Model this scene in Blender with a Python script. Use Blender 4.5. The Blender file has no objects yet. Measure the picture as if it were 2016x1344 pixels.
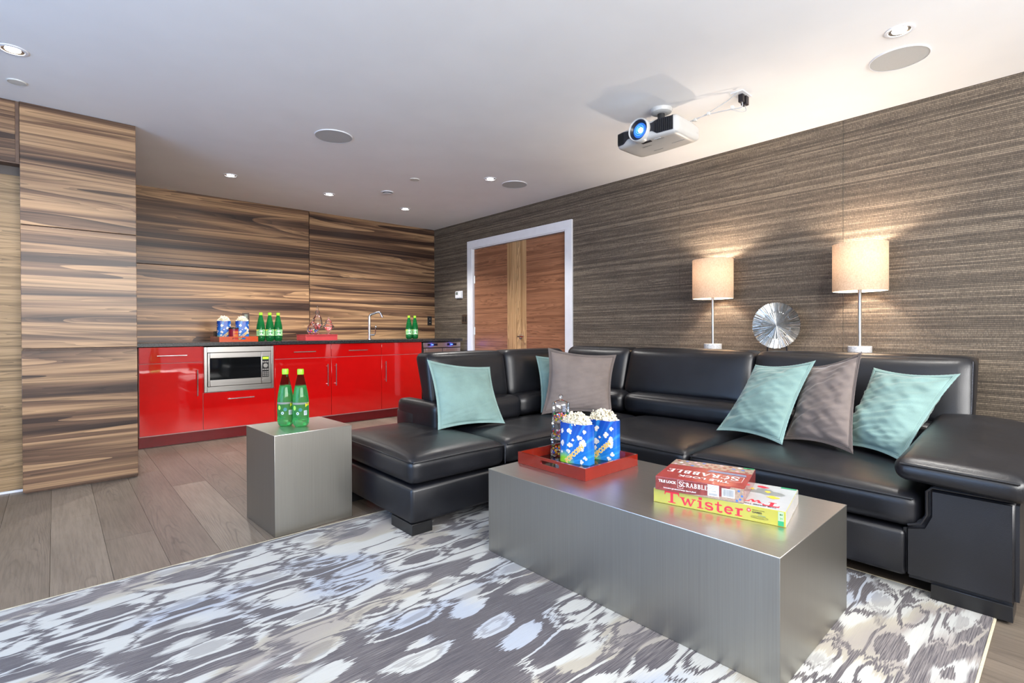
import bpy, bmesh, math, random
from mathutils import Vector, Matrix, noise
PI = math.pi
R = math.radians
random.seed(7)
SC = bpy.context.scene
COL = SC.collection
CEIL = 2.515
# ------------------------------------------------------------------ camera
cd = bpy.data.cameras.new('camera')
cam = bpy.data.objects.new('camera', cd)
COL.objects.link(cam)
yaw, pit, roll = .732028, -.006327, -.003614
F_ = Vector((math.sin(yaw)*math.cos(pit), math.cos(yaw)*math.cos(pit), math.sin(pit)))
R_ = F_.cross(Vector((0, 0, 1))).normalized()
U_ = R_.cross(F_)
R2 = R_*math.cos(roll) + U_*math.sin(roll)
U2 = -R_*math.sin(roll) + U_*math.cos(roll)
m = Matrix((R2, U2, -F_)).transposed().to_4x4()
m.translation = (0, 0, 1.04)
cam.matrix_world = m
cd.sensor_width = 36
cd.lens = 1002.22/2016*36
cd.shift_y = -(672-657.18)/2016
cd.clip_start = .02
SC.camera = cam
# ------------------------------------------------------------------ exposure, world
SC.view_settings.view_transform = 'Standard'
SC.view_settings.look = 'None'
SC.view_settings.gamma = 1
SC.view_settings.use_curve_mapping = False
SC.view_settings.exposure = 0.42
w = bpy.data.worlds.new('world')
SC.world = w
w.use_nodes = True
w.node_tree.nodes['Background'].inputs[0].default_value = (.6, .75, 1, 1)
w.node_tree.nodes['Background'].inputs[1].default_value = .3
SPOT_W = 48
KITCHEN_W = 100
LAMP_W = 22
SCREEN_E = 4.4
FILL_W = 185


def light(name, typ, loc, energy, color=(1, 1, 1), parent=None, rot=None, **kw):
    l = bpy.data.lights.new(name, typ)
    l.energy = energy
    l.color = color
    for k, v in kw.items():
        setattr(l, k, v)
    o = bpy.data.objects.new(name, l)
    COL.objects.link(o)
    o.location = loc
    if rot:
        o.rotation_euler = rot
    if parent:
        o.parent = parent
        o.matrix_basis = W[parent].inverted() @ Matrix.Translation(loc) @ (Matrix.Rotation(rot[0], 4, 'X') if rot else Matrix())
    return o


W = {}
# added area light for general fill, in an invented opening behind the camera
light('fill_area', 'AREA', (.8, -1.69, 1.8), FILL_W, (1, .99, .97), rot=(R(90), 0, 0), shape='RECTANGLE', size=4.2, size_y=1.05)


# ------------------------------------------------------------------ materials
def inp(n, k, v):
    s = n.inputs.get(k)
    if s is not None:
        s.default_value = v


def rgba(c):
    return (c[0], c[1], c[2], 1)


class NT:
    def __init__(s, name):
        s.m = bpy.data.materials.new(name)
        s.m.use_nodes = True
        s.t = s.m.node_tree
        s.b = s.t.nodes['Principled BSDF']
        s.out = s.t.nodes['Material Output']

    def n(s, typ, **kw):
        n = s.t.nodes.new(typ)
        for k, v in kw.items():
            setattr(n, k, v)
        return n

    def l(s, a, b):
        s.t.links.new(a, b)

    def coords(s, scale=(1, 1, 1), rand=0, kind='Object'):
        tc = s.n('ShaderNodeTexCoord')
        mp = s.n('ShaderNodeMapping')
        mp.inputs['Scale'].default_value = scale
        s.l(tc.outputs[kind], mp.inputs['Vector'])
        if rand:
            oi = s.n('ShaderNodeObjectInfo')
            mu = s.n('ShaderNodeMath', operation='MULTIPLY')
            mu.inputs[1].default_value = rand
            s.l(oi.outputs['Random'], mu.inputs[0])
            ad = s.n('ShaderNodeVectorMath', operation='ADD')
            s.l(mp.outputs[0], ad.inputs[0])
            s.l(mu.outputs[0], ad.inputs[1])
            return ad.outputs[0]
        return mp.outputs[0]

    def noise(s, vec, scale=1, detail=3, dist=0, rough=.5):
        n = s.n('ShaderNodeTexNoise')
        n.inputs['Scale'].default_value = scale
        n.inputs['Detail'].default_value = detail
        n.inputs['Distortion'].default_value = dist
        n.inputs['Roughness'].default_value = rough
        s.l(vec, n.inputs['Vector'])
        return n.outputs[0]

    def ramp(s, fac, stops, interp='LINEAR'):
        r = s.n('ShaderNodeValToRGB')
        r.color_ramp.interpolation = interp
        e = r.color_ramp.elements
        while len(e) < len(stops):
            e.new(.5)
        for k, (p, c) in enumerate(stops):
            e[k].position = p
            e[k].color = rgba(c) if hasattr(c, '__len__') else (c, c, c, 1)
        s.l(fac, r.inputs[0])
        return r.outputs[0]

    def mix(s, fac, a, b, typ='MIX'):
        mx = s.n('ShaderNodeMix', data_type='RGBA', blend_type=typ)
        for i, v in ((0, fac), (6, a), (7, b)):
            if hasattr(v, 'links') or hasattr(v, 'is_linked'):
                s.l(v, mx.inputs[i])
            elif i == 0:
                mx.inputs[0].default_value = v
            else:
                mx.inputs[i].default_value = rgba(v)
        return mx.outputs[2]

    def math(s, op, a, b=0.0):
        mt = s.n('ShaderNodeMath', operation=op)
        for i, v in ((0, a), (1, b)):
            if hasattr(v, 'is_linked'):
                s.l(v, mt.inputs[i])
            else:
                mt.inputs[i].default_value = v
        return mt.outputs[0]

    def sep(s, vec):
        sp = s.n('ShaderNodeSeparateXYZ')
        s.l(vec, sp.inputs[0])
        return sp.outputs

    def comb(s, x, y, z):
        c = s.n('ShaderNodeCombineXYZ')
        for i, v in enumerate((x, y, z)):
            if hasattr(v, 'is_linked'):
                s.l(v, c.inputs[i])
            else:
                c.inputs[i].default_value = v
        return c.outputs[0]

    def bump(s, h, strength=.2, dist=.002):
        b = s.n('ShaderNodeBump')
        b.inputs['Strength'].default_value = strength
        b.inputs['Distance'].default_value = dist
        s.l(h, b.inputs['Height'])
        s.l(b.outputs[0], s.b.inputs['Normal'])

    def color(s, c):
        s.l(c, s.b.inputs['Base Color'])


def mk(name, col, rough=.5, metal=0, var=.06, vscale=14, bump=0, bscale=200, stretch=(1, 1, 1), **kw):
    """plain procedural material: colour with slight noise variation and optional bump"""
    t = NT(name)
    v = t.coords(stretch)
    if var:
        f = t.noise(v, vscale, 2)
        a = tuple(max(0, c*(1-var)) for c in col)
        b = tuple(min(1, c*(1+var)) for c in col)
        t.color(t.ramp(f, [(.35, a), (.65, b)]))
    else:
        t.b.inputs['Base Color'].default_value = rgba(col)
    inp(t.b, 'Roughness', rough)
    inp(t.b, 'Metallic', metal)
    for k, x in kw.items():
        inp(t.b, k.replace('_', ' '), x)
    if bump:
        t.bump(t.noise(v, bscale, 2), bump)
    return t.m


def emis(name, col, s):
    t = NT(name)
    t.b.inputs['Base Color'].default_value = rgba(col)
    inp(t.b, 'Emission Color', rgba(col))
    inp(t.b, 'Emission Strength', s)
    return t.m


def wood(name, axis, dark, mid, light, freq=1.0, fine=1.0, rough=.32, rand=9, contrast=(.37, .48, .59, .66), vertical=False):
    """veneer with long flowing figure running along axis (0 = x, 1 = y) or vertically"""
    t = NT(name)
    lo, hi = .15*freq, 3.6*freq

    def sc(l, h):
        return (h, h, l) if vertical else (l, h, h) if axis == 0 else (h, l, h)
    v = t.coords(sc(lo, hi), rand)
    f = t.noise(v, 1.0, 2, .5, .45)
    bands = t.noise(t.coords(sc(.12*freq, 12*freq), rand*2), 1.0, 3, .35, .5)
    saw = t.math('FRACT', t.math('MULTIPLY', f, 11.0))
    comb = t.math('ADD', t.math('MULTIPLY', bands, .85), t.math('MULTIPLY', saw, .15))
    base = t.ramp(comb, [(contrast[0], dark), (contrast[1], mid), (contrast[2], light), (contrast[3], mid)])
    lines = t.math('FRACT', t.math('MULTIPLY', t.math('ADD', f, t.math('MULTIPLY', bands, .12)), 42.0))
    v2 = t.coords(sc(1.6, 95*fine), rand)
    g = t.noise(v2, 1, 4, .2, .65)
    gc = t.ramp(t.math('ADD', t.math('MULTIPLY', g, .75), t.math('MULTIPLY', lines, .25)), [(.33, .5), (.5, 1.0), (.7, 1.22)])
    t.color(t.mix(.85, base, gc, 'MULTIPLY'))
    inp(t.b, 'Roughness', rough)
    inp(t.b, 'Specular IOR Level', .4)
    t.bump(g, .08, .001)
    return t.m


def brushed(name, col, rough, sc):
    t = NT(name)
    v = t.coords(sc)
    g = t.noise(v, 1, 3, 0, .6)
    t.color(t.ramp(g, [(.3, tuple(c*.92 for c in col)), (.7, tuple(min(1, c*1.06) for c in col))]))
    t.l(t.ramp(g, [(.3, rough-.025), (.7, rough+.03)]), t.b.inputs['Roughness'])
    inp(t.b, 'Metallic', 1)
    t.bump(g, .05, .0003)
    return t.m


def thinglass(name, tint=(1, 1, 1), gl=.9):
    t = NT(name)
    tr = t.n('ShaderNodeBsdfTransparent')
    tr.inputs[0].default_value = rgba(tint)
    gs = t.n('ShaderNodeBsdfGlossy')
    gs.inputs['Roughness'].default_value = .02
    gs.inputs[0].default_value = (gl, gl, gl, 1)
    fr = t.n('ShaderNodeFresnel')
    fr.inputs[0].default_value = 1.5
    mx = t.n('ShaderNodeMixShader')
    t.l(t.math('ADD', t.math('MULTIPLY', fr.outputs[0], .9), .03), mx.inputs[0])
    t.l(tr.outputs[0], mx.inputs[1])
    t.l(gs.outputs[0], mx.inputs[2])
    t.l(mx.outputs[0], t.out.inputs[0])
    return t.m


def wallpaper_mat():
    t = NT('grasscloth')
    v = t.coords()
    x, y, z = t.sep(v)
    wob = t.math('MULTIPLY', t.math('SUBTRACT', t.noise(t.coords((1, 1.2, 6)), 1, 2), .5), .016)
    zz = t.math('ADD', z, wob)
    th = t.math('MULTIPLY', zz, 92.0)
    row = t.math('FLOOR', th)
    fr = t.math('FRACT', th)
    prof = t.math('PINGPONG', t.math('MULTIPLY', fr, 2.0), 1.0)
    wn = t.n('ShaderNodeTexWhiteNoise', noise_dimensions='1D')
    t.l(row, wn.inputs['W'])
    dash = t.noise(t.comb(t.math('MULTIPLY', wn.outputs[0], 37.0), t.math('MULTIPLY', y, 175.0), t.math('MULTIPLY', row, 3.1)), 1, 1)
    slub = t.noise(t.comb(0.0, t.math('MULTIPLY', y, 4.0), t.math('MULTIPLY', row, 5.7)), 1, 2)
    tone = t.math('ADD', t.math('ADD', t.math('MULTIPLY', wn.outputs[0], .16), t.math('MULTIPLY', dash, .3)), t.math('MULTIPLY', slub, .28))
    c = t.ramp(tone, [(.24, (.06, .046, .034)), (.37, (.118, .092, .067)), (.5, (.225, .178, .13))])
    c = t.mix(1, c, t.ramp(prof, [(.0, .33), (.5, 1.1)]), 'MULTIPLY')
    t.color(c)
    inp(t.b, 'Roughness', .75)
    t.bump(t.math('ADD', prof, t.math('MULTIPLY', dash, .8)), .35, .002)
    return t.m


def rug_mat():
    t = NT('rug_pile')
    v = t.coords()
    x, y, z = t.sep(v)
    # ikat: threads run along x, so each thread row is shifted a little along x
    fine = t.noise(t.comb(t.math('MULTIPLY', x, 4.0), t.math('MULTIPLY', y, 240.0), 0.0), 1, 2)
    coarse = t.noise(t.comb(t.math('MULTIPLY', x, 3.0), t.math('MULTIPLY', y, 45.0), 2.0), 1, 3)
    jx = t.math('ADD', t.math('MULTIPLY', t.math('SUBTRACT', fine, .5), .11), t.math('MULTIPLY', t.math('SUBTRACT', coarse, .5), .15))
    big = t.n('ShaderNodeTexNoise')
    big.inputs['Scale'].default_value = 2.6
    t.l(v, big.inputs['Vector'])
    bx, by, bz = t.sep(big.outputs['Color'])
    xx = t.math('ADD', t.math('ADD', x, jx), t.math('MULTIPLY', t.math('SUBTRACT', bx, .5), .12))
    yy = t.math('ADD', y, t.math('MULTIPLY', t.math('SUBTRACT', by, .5), .09))
    p = t.comb(t.math('MULTIPLY', xx, 3.6), t.math('MULTIPLY', yy, 8.2), 0.0)

    def vor(feat):
        n = t.n('ShaderNodeTexVoronoi', feature=feat, voronoi_dimensions='2D')
        n.inputs['Scale'].default_value = 1.0
        n.inputs['Randomness'].default_value = .55
        t.l(p, n.inputs['Vector'])
        return n
    f1 = vor('F1')
    d = f1.outputs['Distance']
    e = vor('DISTANCE_TO_EDGE').outputs['Distance']
    cr, cg, cb = t.sep(f1.outputs['Color'])
    white = (.41, .415, .4)
    cream = (.33, .305, .25)
    blue = (.31, .345, .41)
    taupe = (.25, .225, .21)
    dark = (.034, .029, .038)
    char = (.075, .066, .074)
    streak = t.noise(t.comb(t.math('MULTIPLY', x, 7.0), t.math('MULTIPLY', y, 330.0), 1.0), 1, 3, 0, .7)
    r1 = t.noise(t.comb(t.math('MULTIPLY', xx, 1.15), t.math('MULTIPLY', yy, 2.3), 4.0), 1, 2, .3)
    r2 = t.noise(t.comb(t.math('MULTIPLY', xx, 1.3), t.math('MULTIPLY', yy, 2.1), 9.0), 1, 2, .3)
    light = t.ramp(r2, [(.36, blue), (.44, white), (.53, white), (.55, cream), (.63, taupe), (.66, white)])
    deep = t.mix(t.ramp(streak, [(.4, 0.0), (.58, 1.0)]), dark, t.mix(t.ramp(r2, [(.45, 0.0), (.6, 1.0)]), char, (.17, .15, .15)))
    deep = t.mix(t.ramp(streak, [(.62, 0.0), (.7, .35)]), deep, light)
    light = t.mix(t.ramp(streak, [(.56, 0.0), (.66, .3)]), light, (.2, .19, .2))
    isd = t.ramp(r1, [(.445, 0.0), (.455, 1.0), (.56, 1.0), (.57, 0.0), (.64, 0.0), (.65, 1.0)])
    ground = t.mix(isd, light, deep)
    opp = t.mix(isd, deep, light)
    c = ground
    # thin contour lines between some of the cells
    c = t.mix(t.math('MULTIPLY', t.ramp(e, [(.07, 1.0), (.08, 0.0)]), t.ramp(cr, [(.5, 0.0), (.51, 1.0)])), c, opp)
    # ovals: ring, body and eye
    c = t.mix(t.math('MULTIPLY', t.ramp(d, [(.35, 1.0), (.36, 0.0)]), t.ramp(cg, [(.25, 0.0), (.26, 1.0)])), c, opp)
    c = t.mix(t.math('MULTIPLY', t.ramp(d, [(.25, 1.0), (.26, 0.0)]), t.ramp(cb, [(.45, 0.0), (.46, 1.0)])), c, t.mix(.6, ground, light))
    c = t.mix(t.math('MULTIPLY', t.ramp(d, [(.15, 1.0), (.16, 0.0)]), t.ramp(cr, [(.35, 1.0), (.36, 0.0)])), c, opp)
    t.color(c)
    inp(t.b, 'Roughness', .85)
    inp(t.b, 'Sheen Weight', .15)
    t.bump(t.noise(t.coords((120, 700, 1)), 1, 2), .4, .003)
    return t.m


def floor_mat():
    t = NT('oak_plank')
    x, y, z = t.sep(t.coords())
    oi = t.n('ShaderNodeObjectInfo')
    rnd_ = oi.outputs['Random']
    xl = t.math('SUBTRACT', t.math('FRACT', t.math('DIVIDE', t.math('ADD', x, .022), .201)), t.math('ADD', .3, t.math('MULTIPLY', rnd_, .4)))
    n1 = t.noise(t.coords((9, 1.6, 1), 23), 1.0, 3, .5, .5)
    f = t.math('ADD', t.math('ADD', t.math('MULTIPLY', y, .5), t.math('MULTIPLY', t.math('MULTIPLY', xl, xl), 3.0)), t.math('MULTIPLY', n1, .62))
    rings = t.math('PINGPONG', t.math('MULTIPLY', t.math('ADD', f, t.math('MULTIPLY', rnd_, 3.0)), 17.0), 1.0)
    tone = t.ramp(rnd_, [(0, (.128, .102, .08)), (.5, (.162, .132, .103)), (1, (.2, .164, .129))])
    mask = t.ramp(t.noise(t.coords((4, .8, 1), 9), 1, 2), [(.45, .0), (.6, 1.0)])
    ln = t.math('MULTIPLY', t.ramp(rings, [(.0, .7), (.3, 0.0)]), mask)
    c = t.mix(ln, tone, (.055, .045, .038))
    g = t.noise(t.coords((110, 5, 1), 11), 1, 4, 0, .65)
    c = t.mix(.7, c, t.ramp(g, [(.3, .66), (.6, 1.14)]), 'MULTIPLY')
    c = t.mix(.5, c, t.ramp(t.noise(t.coords((3, 1, 1), 5), 2, 3), [(.3, .72), (.7, 1.25)]), 'MULTIPLY')
    t.color(c)
    inp(t.b, 'Roughness', .42)
    t.bump(g, .15, .001)
    return t.m


def leather_mat():
    t = NT('black_leather')
    v = t.coords()
    big = t.noise(v, 5, 2)
    t.color(t.ramp(big, [(.3, (.0055, .006, .0085)), (.7, (.009, .0095, .013))]))
    t.l(t.ramp(big, [(.3, .33), (.7, .42)]), t.b.inputs['Roughness'])
    inp(t.b, 'Specular IOR Level', .62)
    vo = t.n('ShaderNodeTexVoronoi')
    vo.inputs['Scale'].default_value = 330
    t.l(v, vo.inputs['Vector'])
    t.bump(t.math('ADD', vo.outputs['Distance'], t.math('MULTIPLY', t.noise(v, 14, 3), 5.0)), .16, .0012)
    return t.m


def fabric(name, col, sheen, stretch=(1, 1, 1)):
    t = NT(name)
    v = t.coords(stretch)
    f = t.noise(v, 9, 3)
    g = t.noise(v, 420, 2)
    c = t.ramp(f, [(.3, tuple(x*.86 for x in col)), (.7, tuple(min(1, x*1.1) for x in col))])
    t.color(t.mix(.35, c, t.ramp(g, [(.3, .7), (.7, 1.15)]), 'MULTIPLY'))
    inp(t.b, 'Roughness', .8)
    inp(t.b, 'Sheen Weight', sheen)
    inp(t.b, 'Sheen Roughness', .35)
    t.bump(g, .2, .001)
    return t.m


def shade_mat():
    t = NT('linen_shade')
    v = t.coords((1, 1, 1))
    g = t.noise(t.coords((300, 300, 60)), 1, 2)
    g2 = t.noise(t.coords((70, 70, 420)), 1, 2)
    c = t.ramp(t.math('ADD', t.math('MULTIPLY', g, .5), t.math('MULTIPLY', g2, .5)), [(.35, (.34, .255, .18)), (.65, (.54, .42, .31))])
    t.color(c)
    inp(t.b, 'Roughness', .9)
    tl = t.n('ShaderNodeBsdfTranslucent')
    tl.inputs[0].default_value = (.85, .56, .36, 1)
    mx = t.n('ShaderNodeMixShader')
    mx.inputs[0].default_value = .028
    t.l(t.b.outputs[0], mx.inputs[1])
    t.l(tl.outputs[0], mx.inputs[2])
    t.l(mx.outputs[0], t.out.inputs[0])
    return t.m


def bag_mat():
    """blue popcorn bag: cobalt, lighter rays low down, yellow-green glow printed at the foot corner"""
    t = NT('popcorn_bag_print')
    v = t.coords()
    x, y, z = t.sep(v)
    up = t.ramp(t.math('MULTIPLY', z, 5.0), [(.0, (.02, .22, .62)), (.45, (.012, .13, .55)), (.95, (.008, .055, .36))])
    dx = t.math('SUBTRACT', x, -.055)
    ang = t.math('ARCTAN2', dx, t.math('ADD', z, .01))
    rays = t.ramp(t.noise(t.comb(t.math('MULTIPLY', ang, 7.0), 0.0, 0.0), 1, 1), [(.5, 0.0), (.68, .5)])
    c = t.mix(rays, up, (.05, .4, .85))
    rad = t.math('SQRT', t.math('ADD', t.math('MULTIPLY', dx, dx), t.math('MULTIPLY', z, z)))
    c = t.mix(t.ramp(t.math('MULTIPLY', rad, 10.0), [(.25, 1.0), (.62, 0.0)]), c, (.28, .62, .04))
    t.color(c)
    inp(t.b, 'Roughness', .25)
    return t.m


def marble_mat():
    t = NT('white_marble')
    v = t.coords()
    f = t.noise(v, 16, 5, 1.6, .6)
    t.color(t.ramp(f, [(.42, (.74, .73, .72)), (.5, (.5, .5, .51)), (.56, (.78, .77, .76))]))
    inp(t.b, 'Roughness', .25)
    return t.m


def granite_mat():
    t = NT('black_granite')
    v = t.coords()
    f = t.noise(v, 90, 4, .4, .7)
    t.color(t.ramp(f, [(.4, (.012, .012, .014)), (.62, (.05, .052, .056)), (.75, (.13, .13, .13))]))
    inp(t.b, 'Roughness', .22)
    return t.m


M = {}
M['plaster'] = mk('white_plaster', (.86, .86, .865), .9, var=.015, vscale=3, bump=.05, bscale=260)
M['paint'] = mk('white_trim_paint', (.78, .79, .83), .35, var=.02)
M['plain_wall'] = mk('pale_wall_paint', (.78, .77, .75), .85, var=.03, vscale=3)
M['screen_wall'] = mk('slate_wall_paint', (.3, .32, .36), .85, var=.03, vscale=3)
M['walnut'] = wood('walnut_veneer', 0, (.038, .02, .0145), (.16, .087, .05), (.42, .255, .135), freq=1.0)
M['walnut_edge'] = mk('walnut_edge', (.12, .065, .04), .5, var=.15, vscale=30)
M['oak_door'] = wood('oak_veneer', 0, (.21, .13, .062), (.29, .185, .09), (.37, .24, .125), freq=2.2, fine=1.0, rough=.45)
M['door_wood'] = wood('cherry_veneer', 1, (.2, .085, .044), (.265, .115, .06), (.33, .15, .08), freq=2.2, fine=1.3, rough=.35)
M['door_stripe'] = wood('maple_stripe', 1, (.34, .19, .085), (.45, .27, .13), (.54, .34, .17), freq=1.6, rough=.4, vertical=True)
M['grass'] = wallpaper_mat()
M['floor'] = floor_mat()
M['subfloor'] = mk('tan_joint', (.16, .125, .09), .8)
M['rug'] = rug_mat()
M['rug_edge'] = mk('cream_binding', (.5, .45, .33), .9, var=.1, vscale=120)
M['leather'] = leather_mat()
M['stitch'] = mk('grey_thread', (.16, .17, .2), .6, var=.1)
M['foot'] = mk('black_lacquer', (.012, .012, .013), .28, var=.05)
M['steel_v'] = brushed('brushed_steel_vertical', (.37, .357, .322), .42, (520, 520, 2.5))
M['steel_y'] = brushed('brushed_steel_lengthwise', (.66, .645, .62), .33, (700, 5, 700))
M['steel_x'] = brushed('brushed_steel_crosswise', (.5, .48, .455), .3, (3, 300, 300))
M['chrome'] = mk('chrome', (.8, .8, .82), .08, 1, var=0)
M['nickel'] = mk('satin_nickel', (.62, .6, .57), .28, 1, var=.03)
M['red'] = mk('red_lacquer', (.74, .005, .005), .4, var=.02, Coat_Weight=1.0, Coat_Roughness=.03, Coat_IOR=1.75, Specular_IOR_Level=.05)
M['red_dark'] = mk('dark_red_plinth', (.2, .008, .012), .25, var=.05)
M['carcass'] = mk('red_carcass_edge', (.75, .45, .45), .5)
M['granite'] = granite_mat()
M['black'] = mk('black_plastic', (.015, .015, .016), .35, var=.05)
M['blackglass'] = mk('black_oven_glass', (.008, .009, .01), .05, var=0)
M['tray'] = mk('orange_red_lacquer', (.19, .012, .006), .14, var=.05, Coat_Weight=.6)
M['tray_k'] = mk('bright_orange_lacquer', (.62, .075, .012), .2, var=.05)
M['tray_in'] = mk('black_lacquer_inside', (.01, .008, .008), .08, var=0)
M['tray_red'] = mk('coral_red_lacquer', (.66, .07, .075), .25, var=.04)
M['glass'] = thinglass('clear_glass')
M['bag'] = bag_mat()
M['pop'] = mk('popcorn', (.8, .73, .56), .75, var=.2, vscale=90, bump=.3, bscale=160)
M['popwhite'] = mk('printed_popcorn_white', (.74, .72, .67), .4, var=.16, vscale=120)
M['letter_y'] = mk('orange_yellow_ink', (.85, .5, .03), .4, var=.04)
M['letter_w'] = mk('white_ink', (.8, .8, .8), .4, var=.02)
M['letter_k'] = mk('black_ink', (.02, .02, .022), .4, var=.02)
M['letter_r'] = mk('crimson_ink', (.75, .02, .045), .35, var=.02)
M['g_box'] = mk('yellow_card', (.38, .35, .03), .22, var=.03, Coat_Weight=.4)
M['w_box'] = mk('white_card', (.46, .46, .46), .18, var=.03, Coat_Weight=.5)
M['m_box'] = mk('maroon_card', (.2, .035, .032), .2, var=.25, vscale=50, Coat_Weight=.6)
M['m_top'] = mk('red_card', (.36, .05, .045), .2, var=.12, vscale=20, Coat_Weight=.6)
M['tan'] = mk('tan_board_print', (.34, .25, .19), .25, var=.2, vscale=120)
M['ink_blue'] = mk('blue_ink', (.06, .16, .5), .3, var=.05)
M['ink_pink'] = mk('pink_ink', (.55, .3, .38), .3, var=.05)
M['ink_green'] = mk('green_ink', (.02, .3, .12), .3, var=.05)
M['ink_grey'] = mk('grey_ink', (.22, .23, .22), .3, var=.05)
M['ink_teal'] = mk('teal_ink', (.05, .2, .22), .3, var=.05)
M['ink_lime'] = mk('lime_ink', (.35, .72, .1), .35, var=.05)
M['ink_yellow'] = mk('yellow_ink', (.85, .75, .04), .35, var=.05)
M['label_blue'] = mk('dusty_blue_print', (.17, .2, .3), .3, var=.1, vscale=300)
M['paper'] = mk('sticker_paper', (.66, .68, .74), .3, var=.03)
M['lime'] = mk('lime_cap', (.34, .72, .03), .35, var=.04)
M['green'] = mk('green_bottle', (.03, .42, .14), .02, var=0, Transmission_Weight=1.0, IOR=1.33)
M['green_lo'] = mk('green_bottle_full', (.1, .64, .2), .03, var=0, Transmission_Weight=.8, IOR=1.33)
M['green_hi'] = mk('green_bottle_neck', (.16, .42, .2), .03, var=0, Transmission_Weight=1.0, IOR=1.08)
M['green_dk'] = mk('green_bottle_dark', (.015, .3, .08), .05, var=0, Transmission_Weight=.7, IOR=1.3)
M['label_green'] = mk('pale_green_label', (.35, .68, .3), .4, var=.08, vscale=60)
M['label_mid'] = mk('leaf_green_label', (.06, .4, .12), .4, var=.05)
M['aqua'] = fabric('aqua_velvet', (.205, .325, .3), .4)
M['aqua_edge'] = fabric('aqua_flange', (.235, .36, .335), .4)
M['taupe'] = fabric('taupe_velvet', (.19, .152, .136), .5)
M['taupe_edge'] = fabric('taupe_flange', (.13, .104, .094), .4)
M['marble'] = marble_mat()
M['shade'] = shade_mat()
M['shade_in'] = mk('white_shade_lining', (.8, .76, .7), .9)
M['silver'] = mk('silver_leaf', (.6, .58, .54), .28, 1, var=.12, vscale=60)
M['darkmetal'] = mk('dark_metal', (.03, .025, .028), .4, .6)
M['console'] = mk('dark_stained_console', (.05, .035, .028), .4, var=.2, vscale=8)
M['bulb'] = emis('lamp_glow', (1, .97, .93), 30)
M['halo'] = emis('warm_bulb', (1, .8, .55), 18)
M['grille'] = mk('speaker_grille', (.46, .47, .47), .8, var=.04, vscale=500)
M['cap'] = mk('offwhite_cover', (.66, .65, .61), .6)
M['proj'] = mk('pearl_white_plastic', (.54, .535, .52), .32, var=.02)
M['proj_dark'] = mk('projector_dark_plastic', (.016, .017, .024), .3, var=.05)
M['lensblue'] = emis('lit_lens', (.03, .15, .55), .55)
M['lensglow'] = emis('lens_glow', (.12, .5, 1), 1.6)
M['lenscore'] = emis('lens_lamp', (.75, .93, 1), 14)
M['led_blue'] = emis('blue_led', (.02, .05, 1), 22)
M['led_green'] = emis('green_led', (.3, 1, .02), 1.6)
M['wine_frame'] = brushed('bronze_steel', (.42, .36, .33), .35, (3, 300, 300))
M['lcd'] = mk('lcd_grey', (.16, .19, .16), .3)
M['bronze'] = mk('dark_bronze_plate', (.06, .038, .026), .4)
M['redtin'] = mk('maroon_tin', (.3, .02, .05), .3, var=.08)
M['redtin_l'] = mk('tin_label_red', (.55, .06, .05), .35, var=.06)
M['cable'] = mk('white_cable', (.42, .43, .45), .45)
M['screen'] = emis('lit_screen', (.4, .62, 1), SCREEN_E)
CANDY = [mk('candy_'+n, c, .25) for n, c in dict(red=(.7, .03, .04), yellow=(.85, .6, .03), green=(.05, .45, .1), orange=(.9, .25, .02), white=(.8, .78, .75), blue=(.05, .15, .6), pink=(.8, .25, .35), purple=(.2, .05, .2)).items()]


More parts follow.
